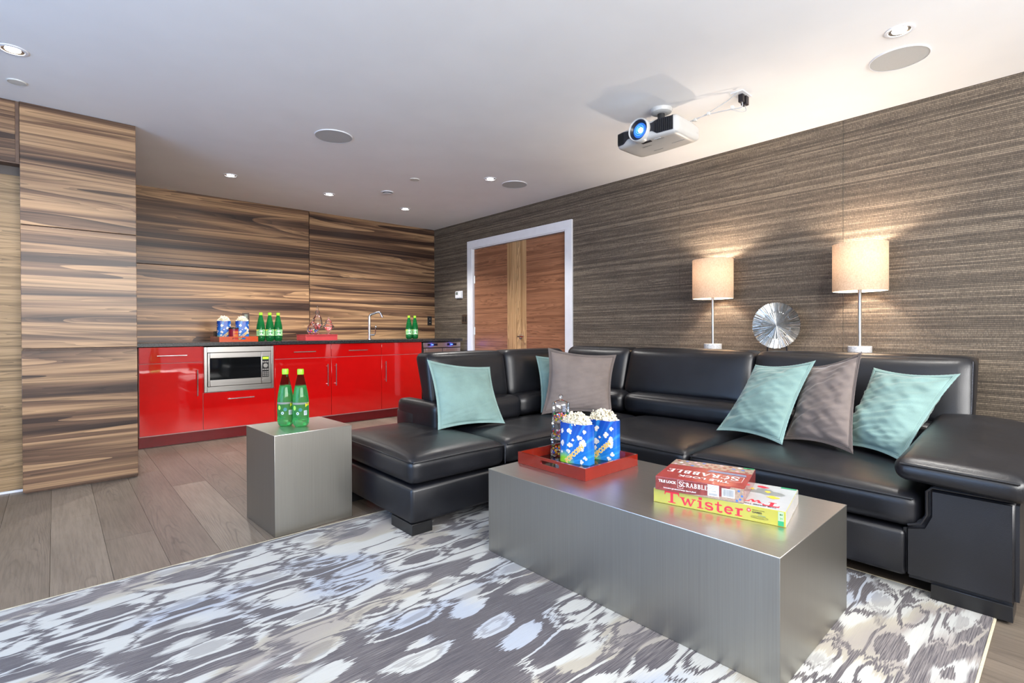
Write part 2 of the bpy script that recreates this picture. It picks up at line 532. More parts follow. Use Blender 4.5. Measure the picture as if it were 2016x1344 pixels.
# ------------------------------------------------------------------ mesh helpers
class MB:
    def __init__(s):
        s.v = []
        s.f = []
        s.mi = []
        s.cur = 0
        s.flat = False

    def add(s, vs, fs, T=None):
        o = len(s.v)
        s.v += [tuple(T @ Vector(p)) if T is not None else tuple(p) for p in vs]
        s.f += [tuple(i+o for i in f) for f in fs]
        s.mi += [s.cur]*len(fs)
        return s

    def box(s, x0, x1, y0, y1, z0, z1, T=None):
        return s.add([(x0, y0, z0), (x1, y0, z0), (x1, y1, z0), (x0, y1, z0), (x0, y0, z1), (x1, y0, z1), (x1, y1, z1), (x0, y1, z1)],
                     [(3, 2, 1, 0), (4, 5, 6, 7), (0, 1, 5, 4), (1, 2, 6, 5), (2, 3, 7, 6), (3, 0, 4, 7)], T)

    def bev(s, x0, x1, y0, y1, z0, z1, b=.003, T=None):
        """box with small chamfered edges"""
        s.flat = s.flat or b < .01
        bm = bmesh.new()
        bmesh.ops.create_cube(bm, size=1)
        for v in bm.verts:
            v.co = Vector(((x0+x1)/2+v.co.x*(x1-x0), (y0+y1)/2+v.co.y*(y1-y0), (z0+z1)/2+v.co.z*(z1-z0)))
        b = min(b, (x1-x0)*.45, (y1-y0)*.45, (z1-z0)*.45)
        bmesh.ops.bevel(bm, geom=bm.edges[:], offset=b, segments=2, affect='EDGES', profile=.5)
        bm.verts.index_update()
        s.add([v.co[:] for v in bm.verts], [[v.index for v in f.verts] for f in bm.faces], T)
        bm.free()
        return s

    def rbox(s, x0, x1, y0, y1, z0, z1, r=.03, n=10, puff=0, warp=None, T=None):
        """soft upholstered box: rounded edges, faces puffed outwards by puff (scalar or per axis +-xyz)"""
        c = Vector(((x0+x1)/2, (y0+y1)/2, (z0+z1)/2))
        h = Vector(((x1-x0)/2, (y1-y0)/2, (z1-z0)/2))
        r = min(r, min(h)*.98)
        pf = puff if hasattr(puff, '__len__') else (puff,)*6
        vid = {}
        vs = []
        fs = []

        def g(i):   # parameter -1..1 concentrated at ends
            u = 2*i/n-1
            return math.copysign(1-(1-abs(u))**1.5, u)

        def vert(p):
            k = (round(p[0], 5), round(p[1], 5), round(p[2], 5))
            if k in vid:
                return vid[k]
            q = Vector((p[0]*h.x, p[1]*h.y, p[2]*h.z))
            inn = Vector([max(-(h[a]-r), min(h[a]-r, q[a])) for a in range(3)])
            d = q-inn
            if d.length > 1e-9:
                q = inn+d.normalized()*r
            for a in range(3):
                u, w_ = p[(a+1) % 3], p[(a+2) % 3]
                amt = pf[a*2+(1 if p[a] > 0 else 0)]
                q[a] += math.copysign(1, p[a])*amt*max(0, (1-u**4))*max(0, (1-w_**4))*abs(p[a])
            q = q+c
            if warp:
                q = Vector(warp(q))
            vid[k] = len(vs)
            vs.append(q)
            return vid[k]
        for a in range(3):
            for sg in (-1, 1):
                for i in range(n):
                    for j in range(n):
                        quad = []
                        for di, dj in ((0, 0), (1, 0), (1, 1), (0, 1)):
                            p = [0, 0, 0]
                            p[a] = sg
                            p[(a+1) % 3] = g(i+di)
                            p[(a+2) % 3] = g(j+dj)
                            quad.append(vert(p))
                        fs.append(quad if sg > 0 else quad[::-1])
        return s.add(vs, fs, T)

    def lathe(s, prof, n=32, T=None, cap=True, ang=2*PI):
        vs = []
        fs = []
        full = abs(ang-2*PI) < 1e-6
        cnt = n if full else n+1
        for (r, z) in prof:
            for k in range(cnt):
                a = ang*k/n
                vs.append((r*math.cos(a), r*math.sin(a), z))
        for i in range(len(prof)-1):
            for k in range(n):
                k2 = (k+1) % cnt
                fs.append((i*cnt+k, i*cnt+k2, (i+1)*cnt+k2, (i+1)*cnt+k))
        if cap and full:
            if prof[0][0] > 1e-5:
                fs.append(tuple(range(cnt))[::-1])
            if prof[-1][0] > 1e-5:
                fs.append(tuple((len(prof)-1)*cnt+k for k in range(cnt)))
        return s.add(vs, fs, T)

    def cyl(s, a, b, r, n=16, r2=None):
        a = Vector(a)
        b = Vector(b)
        d = b-a
        T = Matrix.Translation(a) @ d.to_track_quat('Z', 'Y').to_matrix().to_4x4()
        return s.lathe([(r, 0), (r if r2 is None else r2, d.length)], n, T)

    def tube(s, pts, r, n=8, closed=False):
        pts = [Vector(p) for p in pts]
        L = len(pts)
        vs = []
        fs = []
        up = None
        for i, p in enumerate(pts):
            a = pts[(i-1) % L] if (closed or i > 0) else p
            b = pts[(i+1) % L] if (closed or i < L-1) else p
            t = (b-a).normalized()
            if up is None:
                up = Vector((0, 0, 1)) if abs(t.z) < .9 else Vector((1, 0, 0))
            x = t.cross(up)
            if x.length < 1e-6:
                x = t.orthogonal()
            x.normalize()
            up = x.cross(t).normalized()
            for k in range(n):
                an = 2*PI*k/n
                vs.append(p+x*math.cos(an)*r+up*math.sin(an)*r)
        for i in range(L if closed else L-1):
            j = (i+1) % L
            for k in range(n):
                k2 = (k+1) % n
                fs.append((i*n+k, j*n+k, j*n+k2, i*n+k2))
        if not closed:
            fs.append(tuple(range(n)))
            fs.append(tuple((L-1)*n+k for k in range(n))[::-1])
        return s.add(vs, fs)

    def grid(s, fn, nu, nv, T=None):
        vs = [fn(i/nu, j/nv) for j in range(nv+1) for i in range(nu+1)]
        fs = [(j*(nu+1)+i, j*(nu+1)+i+1, (j+1)*(nu+1)+i+1, (j+1)*(nu+1)+i) for j in range(nv) for i in range(nu)]
        return s.add(vs, fs, T)

    def ico(s, c, r, sub=1, jit=0, sq=(1, 1, 1)):
        bm = bmesh.new()
        bmesh.ops.create_icosphere(bm, subdivisions=sub, radius=1)
        vs = [Vector(c)+Vector((v.co.x*sq[0], v.co.y*sq[1], v.co.z*sq[2]))*r*(1+random.uniform(-jit, jit)) for v in bm.verts]
        s.add(vs, [[v.index for v in f.verts] for f in bm.faces])
        bm.free()
        return s

    def poly(s, pts2, fn, lift=.0006):
        """flat printed shape: fan around its centre, mapped onto a surface by fn(u, v, lift)"""
        cx = sum(p[0] for p in pts2)/len(pts2)
        cy = sum(p[1] for p in pts2)/len(pts2)
        vs = [fn(cx, cy, lift)]+[fn(p[0], p[1], lift) for p in pts2]
        n = len(pts2)
        return s.add(vs, [(0, 1+i, 1+(i+1) % n) for i in range(n)])

    def rect(s, u0, v0, u1, v1, fn, lift=.0006, n=1):
        o = []
        for i in range(n):
            a = u0+(u1-u0)*i/n
            b = u0+(u1-u0)*(i+1)/n
            s.add([fn(a, v0, lift), fn(b, v0, lift), fn(b, v1, lift), fn(a, v1, lift)], [(0, 1, 2, 3)])
        return s

    def text(s, txt, size, u, v, fn, lift=.0009, bold=0, sx=1, rot=0, align='LEFT', shear=0):
        c = bpy.data.curves.new('txt', 'FONT')
        c.body = txt
        c.size = size
        c.offset = bold
        c.shear = shear
        c.align_x = align
        c.resolution_u = 3
        o = bpy.data.objects.new('txt', c)
        me = bpy.data.meshes.new_from_object(o)
        cr, sr = math.cos(rot), math.sin(rot)
        vs = [fn(u+(p.co.x*sx)*cr-p.co.y*sr, v+(p.co.x*sx)*sr+p.co.y*cr, lift) for p in me.vertices]
        s.add(vs, [list(f.vertices) for f in me.polygons])
        bpy.data.objects.remove(o)
        bpy.data.curves.remove(c)
        bpy.data.meshes.remove(me)
        return s

    def stroke(s, pts, wd, fn, lift=.0009):
        """thick 2-D stroke with a width per point"""
        pts = [Vector((p[0], p[1])) for p in pts]
        if not hasattr(wd, '__len__'):
            wd = [wd]*len(pts)
        L = []
        for i, p in enumerate(pts):
            a = pts[max(0, i-1)]
            b = pts[min(len(pts)-1, i+1)]
            t = (b-a).normalized()
            nrm = Vector((-t.y, t.x))*wd[i]/2
            L.append((p+nrm, p-nrm))
        vs = []
        for a, b in L:
            vs += [fn(a.x, a.y, lift), fn(b.x, b.y, lift)]
        return s.add(vs, [(2*i, 2*i+1, 2*i+3, 2*i+2) for i in range(len(L)-1)])

    def obj(s, name, mat, parent=None, world=True, smooth=True, angle=40):
        if s.flat:
            angle = 20
        me = bpy.data.meshes.new(name)
        me.from_pydata([tuple(p) for p in s.v], [], s.f)
        mats = mat if isinstance(mat, list) else [mat]
        for mm in mats:
            me.materials.append(M[mm] if isinstance(mm, str) else mm)
        if len(mats) > 1:
            me.polygons.foreach_set('material_index', s.mi)
        me.update()
        if smooth:
            me.polygons.foreach_set('use_smooth', [True]*len(me.polygons))
            try:
                me.set_sharp_from_angle(angle=R(angle))
            except Exception:
                pass
        o = bpy.data.objects.new(name, me)
        COL.objects.link(o)
        return adopt(o, parent, world)


def adopt(o, parent, world=True):
    if parent is None:
        W[o] = Matrix()
    else:
        o.parent = parent
        if world:
            o.matrix_basis = W[parent].inverted()
            W[o] = Matrix()
        else:
            W[o] = W[parent].copy()
    return o


def tag(o, label=None, cat=None, group=None, kind=None):
    for k, v in (('label', label), ('category', cat), ('group', group), ('kind', kind)):
        if v:
            o[k] = v
    return o


def thing(name, label, cat, loc=(0, 0, 0), rz=0, group=None, kind=None):
    o = bpy.data.objects.new(name, None)
    COL.objects.link(o)
    o.empty_display_size = .05
    o.location = loc
    o.rotation_euler = (0, 0, rz)
    W[o] = Matrix.Translation(loc) @ Matrix.Rotation(rz, 4, 'Z')
    return tag(o, label, cat, group, kind)


def dup(o, loc, rz=None, label=None, parent=None):
    c = o.copy()
    COL.objects.link(c)
    if parent is None:
        c.location = loc
        if rz is not None:
            c.rotation_euler = (0, 0, rz)
        if label:
            c['label'] = label
    else:
        c.parent = parent
    for ch in [x for x in bpy.data.objects if x.parent == o]:
        dup(ch, None, parent=c)
    return c


def B(name, mat, parent, *a, b=0, world=True):
    mb = MB()
    if b:
        mb.bev(*a, b=b)
    else:
        mb.box(*a)
    return mb.obj(name, mat, parent, world, smooth=bool(b), angle=70)


def struct(o):
    o['kind'] = 'structure'
    return o


# ================================================================== SETTING
# floor: wide grey-brown oak planks running away from the camera (along y)
fl = struct(MB().box(-2.3, 4.3, -1.8, 6.45, -.06, -.012).obj('floor', 'subfloor', smooth=False))
pw = .201
x = -.022-pw*11
k = 0
while x < 4.15:
    y = -1.8 + (k*1.37) % 1.9 - 1.9
    while y < 6.35:
        L = 1.9
        y0, y1 = max(y, -1.75), min(y+L, 6.3)
        x0, x1 = max(x, -2.2), min(x+pw, 4.145)
        if y1-y0 > .05 and x1-x0 > .02:
            g = .0007
            B('plank', 'floor', fl, x0+g, x1-g, y0+g, y1-g, -.014, 0)
        y += L
    x += pw
    k += 1
struct(MB().box(-2.3, 4.3, -1.8, 6.45, CEIL, CEIL+.1).obj('ceiling', 'plaster', smooth=False))
struct(MB().box(-2.3, -2.2, -1.8, 6.45, 0, CEIL).obj('wall_left', 'screen_wall', smooth=False))
wf = MB()
wf.box(-2.2, -1.35, -1.8, -1.7, 0, CEIL)
wf.box(3.0, 4.145, -1.8, -1.7, 0, CEIL)
wf.box(-1.35, 3.0, -1.8, -1.7, 2.35, CEIL)
wf.box(-1.35, 3.0, -1.8, -1.7, 0, 1.25)  # upper gap left open for the added fill light
struct(wf.obj('wall_front', 'plain_wall', smooth=False))
# back wall: four walnut veneer panels with recessed joints
wb = struct(MB().box(-2.2, 4.3, 6.33, 6.45, 0, CEIL).obj('wall_back', 'walnut_edge', smooth=False))
for (x0, x1) in ((.35, 2.325), (2.333, 4.145)):
    for (z0, z1) in ((.9, 1.727), (1.734, CEIL)):
        B('panel', 'walnut', wb, x0, x1, 6.306, 6.33, z0, z1, b=.002)
# right wall: plaster with a door opening, covered in grasscloth strips
wr = MB()
DY0, DY1, DZ = 3.727, 5.385, 2.132
wr.box(4.152, 4.3, -1.8, DY0, 0, CEIL)
wr.box(4.152, 4.3, DY1, 6.45, 0, CEIL)
wr.box(4.152, 4.3, DY0, DY1, DZ, CEIL)
wr = struct(wr.obj('wall_right', 'plain_wall', smooth=False))
for (y0, y1, z0) in ((-1.7, -.15, 0), (-.15, 1.112, 0), (1.112, 2.376, 0), (2.376, 3.629, 0), (3.629, 5.474, 2.14), (5.474, 6.306, 0)):
    B('wallpaper_strip', 'grass', wr, 4.145, 4.1525, y0+.0012, y1-.0012, z0, CEIL)
B('wallpaper_strip', 'grass', wr, 4.145, 4.1525, 3.629, DY0, 0, 2.1)
B('wallpaper_strip', 'grass', wr, 4.145, 4.1525, DY1, 5.474, 0, 2.1)
# door casing and the double door
tr = struct(thing('trim_1', None, None, (4.145, 4.55, 0)))
B('side_casing', 'paint', tr, 4.121, 4.1445, 3.627, 3.727, 0, 2.133, b=.003)
B('side_casing', 'paint', tr, 4.121, 4.1445, 5.385, 5.484, 0, 2.133, b=.003)
B('head_casing', 'paint', tr, 4.121, 4.1445, 3.627, 5.484, 2.133, 2.233, b=.003)
B('jamb_lining', 'paint', tr, 4.13, 4.3, 3.727, 3.735, 0, 2.128)
B('jamb_lining', 'paint', tr, 4.13, 4.3, 5.377, 5.385, 0, 2.128)
B('jamb_lining', 'paint', tr, 4.13, 4.3, 3.727, 5.385, 2.122, 2.132)
do = struct(thing('door_1', None, None, (4.165, 4.55, 0)))
for (y0, y1, s0, s1) in ((3.739, 4.541, 4.375, 4.541), (4.548, 5.373, 4.548, 4.714)):
    a, b_ = (y0, s0-.001) if s0 > y0+.1 else (s1+.001, y1)
    leaf = B('door_leaf', 'door_wood', do, 4.16, 4.2, a, b_, .01, 2.118, b=.002)
    B('door_stripe', 'door_stripe', do, 4.1592, 4.2, s0, s1, .01, 2.118, b=.002)
for y_, zs in ((5.372, (1.72, 1.04, .3)), (3.74, (1.72, 1.04, .3))):
    for z_ in zs:
        mb = MB()
        mb.cyl((4.157, y_, z_-.05), (4.157, y_, z_+.05), .007)
        mb.box(4.157, 4.161, y_-.016, y_+.016, z_-.05, z_+.05)
        mb.obj('hinge', 'nickel', do)
mb = MB()
mb.cyl((4.1592, 4.465, .972), (4.147, 4.465, .972), .031, 24)
mb.cyl((4.15, 4.465, .972), (4.105, 4.465, .972), .011)
mb.tube([(4.107, 4.465, .972), (4.102, 4.45, .972), (4.1, 4.42, .972), (4.1, 4.36, .974)], .0095)
mb.obj('handle', 'chrome', do)

# walnut clad partition at left with recessed oak door beyond it
wi = struct(MB().box(-.15, .43, 4.54, 6.3, 0, CEIL).obj('wall_inner', 'walnut_edge', smooth=False))
for (z0, z1) in ((.012, .922), (.937, 1.728), (1.735, CEIL)):
    B('panel', 'walnut', wi, -.158, .441, 4.518, 4.54, z0, z1, b=.002)
B('edge_strip', 'walnut_edge', wi, .43, .441, 4.54, 6.3, 0, CEIL)
B('panel', 'walnut', wi, -2.2, -.178, 4.53, 4.56, 2.128, CEIL, b=.002)
B('lintel', 'walnut_edge', wi, -2.2, -.15, 4.535, 4.66, 2.118, 2.128)
B('filler_strip', 'walnut_edge', wi, -.178, -.16, 4.532, 4.56, 2.128, CEIL)
B('lintel_core', 'walnut_edge', wi, -2.2, -.15, 4.56, 4.75, 2.13, CEIL)
d2 = struct(thing('door_2', None, None, (-.75, 4.63, 0)))
B('door_leaf', 'oak_door', d2, -1.5, -.152, 4.625, 4.665, .016, 2.06, b=.002)
B('door_track', 'console', d2, -1.5, -.152, 4.63, 4.665, 2.06, 2.118)
struct(B('baseboard_left', 'paint', None, -2.2, -.152, 4.622, 4.7, 0, .014))
struct(MB().box(-2.2, -1.5, 4.63, 4.75, 0, 2.118).obj('wall_passage', 'plain_wall', smooth=False))

# ================================================================== RUG
rug = thing('area_rug', 'large ikat patterned area rug in cream, grey and charcoal under coffee table', 'rug', (1, 1.4, 0))
B('rug_pile', 'rug', rug, -1.25, 2.545, .2, 2.665, .0005, .011, b=.003)
mb = MB()
mb.tube([(-1.25, .197, .006), (2.55, .197, .006), (2.55, 2.668, .006), (-1.25, 2.668, .006)], .0055, 6, True)
mb.obj('rug_binding', 'rug_edge', rug)

# ================================================================== KITCHEN
FY = 5.54      # cabinet front plane
CB = .905


def bar_handle(parent, a, b):
    mb = MB()
    a = Vector(a)
    b = Vector(b)
    d = (b-a).normalized()
    mb.cyl(a, b, .0055, 10)
    for p in (a+d*.025, b-d*.025):
        mb.cyl(p, (p.x, FY, p.z), .004, 8)
    return mb.obj('handle', 'chrome', parent)


def cabinet(x0, x1, label, drawer=True, hand=None, door_h=None):
    c = thing('base_cabinet', label, 'cabinet', ((x0+x1)/2, 5.9, 0), group='red lacquer base cabinets')
    B('carcass', 'carcass', c, x0, x1, FY+.021, 6.3, .1, .9)
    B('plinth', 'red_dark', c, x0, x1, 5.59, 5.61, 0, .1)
    g = .0022
    dr = B('drawer_front', 'red', c, x0+g, x1-g, FY, FY+.02, .757, CB-.004, b=.0015)
    if drawer:
        mx = (x0+x1)/2
        hl = .115
        bar_handle(dr, (mx-hl, FY-.03, .824), (mx+hl, FY-.03, .824))
    d = B('door', 'red', c, x0+g, x1-g, FY, FY+.02, .112, .752, b=.0015)
    if hand:
        hx = x0+.045 if hand < 0 else x1-.048
        bar_handle(d, (hx, FY-.03, .44), (hx, FY-.03, .683))
    return c


cabinet(.55, 1.042, 'red glossy base cabinet at far left beside the walnut partition', True, 1)
cabinet(1.688, 2.281, 'red glossy base cabinet directly right of the microwave', True, 1)
cabinet(2.281, 2.89, 'red glossy base cabinet under the tap', True, -1)
cabinet(2.89, 3.445, 'red glossy base cabinet next to the wine fridge, its drawer front without handle', False, -1)
c = thing('oven_cabinet', 'red cabinet housing the microwave with one wide drawer below', 'cabinet', (1.365, 5.9, 0), group='red lacquer base cabinets')
B('carcass', 'carcass', c, 1.042, 1.688, FY+.021, 6.3, .1, .46)
B('side_panel', 'red', c, 1.042, 1.0485, FY+.002, 6.3, .46, .9)
B('side_panel', 'red', c, 1.6745, 1.688, FY+.002, 6.3, .46, .9)
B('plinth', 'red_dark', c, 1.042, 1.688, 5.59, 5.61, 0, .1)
d = B('drawer_front', 'red', c, 1.0445, 1.6855, FY, FY+.02, .112, .458, b=.0015)
bar_handle(d, (1.245, FY-.03, .39), (1.483, FY-.03, .39))
# built-in microwave
mw = thing('microwave', 'stainless steel built-in microwave with black glass door', 'microwave', (1.36, 5.8, .465))
mb = MB()
for a in ((1.0505, 1.076, .465, .895), (1.65, 1.6735, .465, .895), (1.076, 1.65, .465, .514), (1.076, 1.65, .842, .895)):
    mb.bev(a[0], a[1], FY-.012, FY+.004, a[2], a[3], b=.002)
mb.obj('trim_frame', 'steel_x', mw)
B('oven_body', 'black', mw, 1.06, 1.66, FY+.005, 6.0, .475, .885)
mb = MB()
for a in ((1.08, 1.098, .518, .838), (1.551, 1.556, .518, .838), (1.098, 1.551, .518, .579), (1.098, 1.551, .787, .838)):
    mb.bev(a[0], a[1], FY-.018, FY+.004, a[2], a[3], b=.003)
dr = mb.obj('door', 'steel_x', mw)
B('door_window', 'blackglass', dr, 1.097, 1.552, FY-.014, FY+.002, .578, .788)
mb = MB()
mb.bev(1.557, 1.646, FY-.016, FY+.004, .518, .838, b=.003)
cp = mb.obj('control_panel', 'steel_x', mw)
B('key_panel', 'black', cp, 1.56, 1.624, FY-.0185, FY-.014, .582, .79)
B('display', 'led_green', cp, 1.566, 1.62, FY-.0195, FY-.0185, .762, .784)
for q in range(3):
    for (z_, hh) in ((.592, .01), (.609, .01), (.626, .01), (.652, .012), (.728, .012)):
        B('key', 'nickel', cp, 1.564+q*.02, 1.58+q*.02, FY-.02, FY-.0185, z_, z_+hh, b=.001)
T = Matrix.Translation((1.592, FY-.0185, .697)) @ Matrix.Rotation(R(90), 4, 'X')
MB().lathe([(.021, 0), (.021, .006), (.014, .006), (.014, .009), (0, .009)], 24, T).obj('dial', 'nickel', cp)
B('latch_button', 'steel_x', cp, 1.562, 1.622, FY-.02, FY-.016, .53, .56, b=.001)
# worktop
wt = tag(B('worktop', 'granite', None, .445, 4.055, 5.5, 6.305, .905, .94, b=.003), 'long black granite worktop over the red cabinets', 'worktop')
# wine fridge
wfz = thing('wine_fridge', 'twin-door bronze steel wine fridge with blue lit displays', 'fridge', (3.755, 5.85, 0))
B('body', 'black', wfz, 3.452, 4.05, FY+.03, 6.25, .02, .895)
cpn = B('control_strip', 'wine_frame', wfz, 3.468, 4.045, FY-.004, FY+.03, .828, .893, b=.004)
for xa in (3.53, 3.83):
    dp = B('display', 'blackglass', wfz, xa, xa+.15, FY-.0055, FY-.003, .85, .88)
    MB().box(xa+.06, xa+.085, FY-.007, FY-.0055, .86, .868).obj('display_light', 'led_blue', dp, smooth=False)
    light('led', 'POINT', (xa+.072, FY-.03, .864), .35, (.02, .06, 1), parent=dp, shadow_soft_size=.01)
for (xa, xb) in ((3.475, 3.753), (3.763, 4.042)):
    mb = MB()
    for a in ((xa, xa+.045, .12, .818), (xb-.045, xb, .12, .818), (xa+.045, xb-.045, .12, .18), (xa+.045, xb-.045, .762, .818)):
        mb.bev(a[0], a[1], FY-.004, FY+.03, a[2], a[3], b=.002)
    dd = mb.obj('door', 'wine_frame', wfz)
    B('glass', 'blackglass', dd, xa+.044, xb-.044, FY+.006, FY+.02, .179, .763)
B('kick_grille', 'black', wfz, 3.46, 4.04, 5.58, 5.6, .01, .1)
# tap
tp = thing('kitchen_tap', 'chrome kitchen tap with angled spout on the worktop', 'tap', (2.93, 5.93, .94))
mb = MB()
mb.lathe([(.0, .94), (.03, .94), (.03, .946), (.0185, .95), (.0175, 1.22)], 20, Matrix.Translation((2.93, 5.93, 0)))
mb.tube([(2.93, 5.93, 1.2), (2.93, 5.93, 1.225), (2.94, 5.925, 1.243), (2.955, 5.915, 1.253), (3.0, 5.885, 1.273), (3.022, 5.87, 1.28), (3.036, 5.86, 1.274), (3.045, 5.855, 1.262), (3.062, 5.842, 1.215)], .0145, 12)
mb.obj('spout', 'chrome', tp)
mb = MB()
mb.cyl((2.93, 5.93, .995), (2.985, 5.9, .995), .013)
mb.tube([(2.978, 5.904, .995), (2.99, 5.897, 1.01), (2.993, 5.895, 1.05), (2.998, 5.892, 1.1)], .006, 8)
mb.ico((2.999, 5.891, 1.095), .011, 2, sq=(1, .6, 2))
mb.obj('lever', 'chrome', tp)


# ------------------------------------------------------------------ bottles
def bottle_profile(r=.0415, h=.3):
    pts = [(0, .004), (.02, .0), (.03, .002), (.038, .012), (.0415, .03), (.0408, .05), (.0415, .075), (.0415, .12), (.0405, .14), (.0375, .165), (.032, .195), (.0255, .225), (.0195, .25), (.0152, .268), (.0142, .275)]
    return [(p*r/.0415, z*h/.3) for p, z in pts]


def bottle(loc, label, group, front, h=.3, r=.0415, rz=0):
    t = thing('water_bottle', label, 'bottle', loc, rz, group)
    pr = bottle_profile(r, h)
    lv = .212*h/.3
    lo = [p for p in pr if p[1] < lv]
    # interpolate split ring
    for (a, b) in zip(pr, pr[1:]):
        if a[1] < lv <= b[1]:
            q = (lv-a[1])/(b[1]-a[1])
            sr = a[0]+(b[0]-a[0])*q
    hi = [(sr, lv)]+[p for p in pr if p[1] >= lv]
    # petal feet: modulate the lowest rings
    mb = MB()
    n = 40
    fine = []
    for (a, b) in zip(lo, lo[1:]+[(sr, lv)]):
        fine += [a, ((a[0]+b[0])/2, (a[1]+b[1])/2)]
    fine.append((sr, lv))
    mb.lathe(fine+[(sr*.98, lv+.0005), (0, lv+.0005)], n)
    mb.v = [(x_*(1+.05*math.cos(5*math.atan2(y_, x_))*max(0, 1-z_/.035)), y_*(1+.05*math.cos(5*math.atan2(y_, x_))*max(0, 1-z_/.035)), z_) for x_, y_, z_ in mb.v]
    mb.obj('body', 'green_dk' if front else 'green_lo', t, False)
    MB().lathe([(0, lv+.001), (sr*.98, lv+.001)]+hi[1:], n).obj('neck', 'green_dk' if front else 'green_hi', t, False)
    ht = .275*h/.3
    cp = MB().lathe([(.0162, ht-.004), (.0165, ht), (.0165, ht+.02*h/.3), (.015, ht+.024*h/.3), (0, ht+.024*h/.3)], 28, Matrix.Diagonal((r/.0415, r/.0415, 1, 1)))
    cp.obj('cap', 'lime', t, False)

    def fn(u, v, l):     # u = arc length about the side facing -y, v = height
        a = -PI/2+u/r
        return ((r+l)*math.cos(a), (r+l)*math.sin(a), v)
    s = h/.3
    if front:
        mb = MB()
        mb.rect(-.055, .055*s, .055, .122*s, fn, .0008, 14)
        lb = mb.obj('label', 'label_green', t, False)
        mb = MB()
        mb.poly([(.024*math.cos(k_)*1.2+.006, (.089+.026*math.sin(k_))*s) for k_ in [2*PI*i/20 for i in range(20)]], fn, .0013)
        mb.obj('label_swirl', 'letter_w', lb, False)
        mb = MB()
        mb.stroke([(.026*math.cos(k_)*1.2+.006, (.089+.028*math.sin(k_))*s) for k_ in [.3+4.6*i/20 for i in range(21)]], .006, fn, .0016)
        mb.poly([(.012, .074*s), (.03, .082*s), (.028, .094*s), (.014, .088*s)], fn, .0019)
        mb.text('Perrier', .0165*s, -.021, .078*s, fn, .002, bold=.0004, rot=.3)
        mb.obj('label_print', 'label_mid', lb, False)
        mb = MB()
        mb.poly([(-.05, .105*s), (-.02, .114*s), (-.02, .122*s), (-.05, .122*s)], fn, .0019)
        mb.obj('label_corner', 'ink_yellow', lb, False)
    else:
        mb = MB()
        mb.rect(-.05, .118*s, .05, .128*s, fn, .0008, 12)
        mb.obj('label_band', 'ink_grey', t, False)
        mb = MB()
        for uu, vv, rr in ((-.014, .072, .0075),):
            mb.poly([(uu+rr*math.cos(2*PI*i/16), (vv+rr*math.sin(2*PI*i/16))*s) for i in range(16)], fn, .001)
        mb.rect(.018, .062*s, .036, .086*s, fn, .001, 3)
        mb.obj('label_white', 'paper', t, False)
        mb = MB()
        for i in range(7):
            mb.rect(.0205+i*.002, .066*s, .0205+i*.002+(.0011 if i % 2 else .0007), .083*s, fn, .0014)
        mb.poly([(-.014+.004*math.cos(2*PI*i/12), (.072+.0045*math.sin(2*PI*i/12))*s) for i in range(12)], fn, .0014)
        mb.obj('barcode', 'ink_teal', t, False)
        mb = MB()
        mb.poly([(-.032+.0085*math.cos(2*PI*i/16), (.1+.012*math.sin(2*PI*i/16))*s) for i in range(16)], fn, .001)
        mb.obj('label_lime', 'ink_lime', t, False)
        mb = MB()
        mb.poly([(.0+.0095*math.cos(2*PI*i/16), (.091+.0095*math.sin(2*PI*i/16))*s) for i in range(16)], fn, .001)
        mb.obj('label_seal', 'ink_teal', t, False)
        mb = MB()
        mb.poly([(.026, .104*s), (.05, .112*s), (.05, .127*s), (.026, .124*s)], fn, .0012)
        mb.obj('label_corner', 'ink_yellow', t, False)
        mb = MB()
        mb.text('ST', .009*s, .034, .113*s, fn, .0016, bold=.0003)
        mb.obj('label_print', 'letter_k', t, False)
    return t


# kitchen bottles face the room (-y), turned a little to the camera
ba = R(-17)
g1 = 'green bottles on the worktop'
b1 = bottle((1.617, 5.76, .94), 'green bottle on worktop, leftmost of the three beside the popcorn tray', g1, True, .302, .0425, ba)
dup(b1, (1.704, 5.752, .94), ba, 'green bottle on worktop, middle one of the three in a row')
dup(b1, (1.791, 5.76, .94), ba, 'green bottle on worktop, rightmost of three near the glass jars')
dup(b1, (3.446, 5.85, .94), R(-30), 'green bottle right of the tap, left one of the pair')
dup(b1, (3.535, 5.85, .94), R(-30), 'green bottle nearest the black outlet, right one of the pair')

# ------------------------------------------------------------------ trays, popcorn, jars


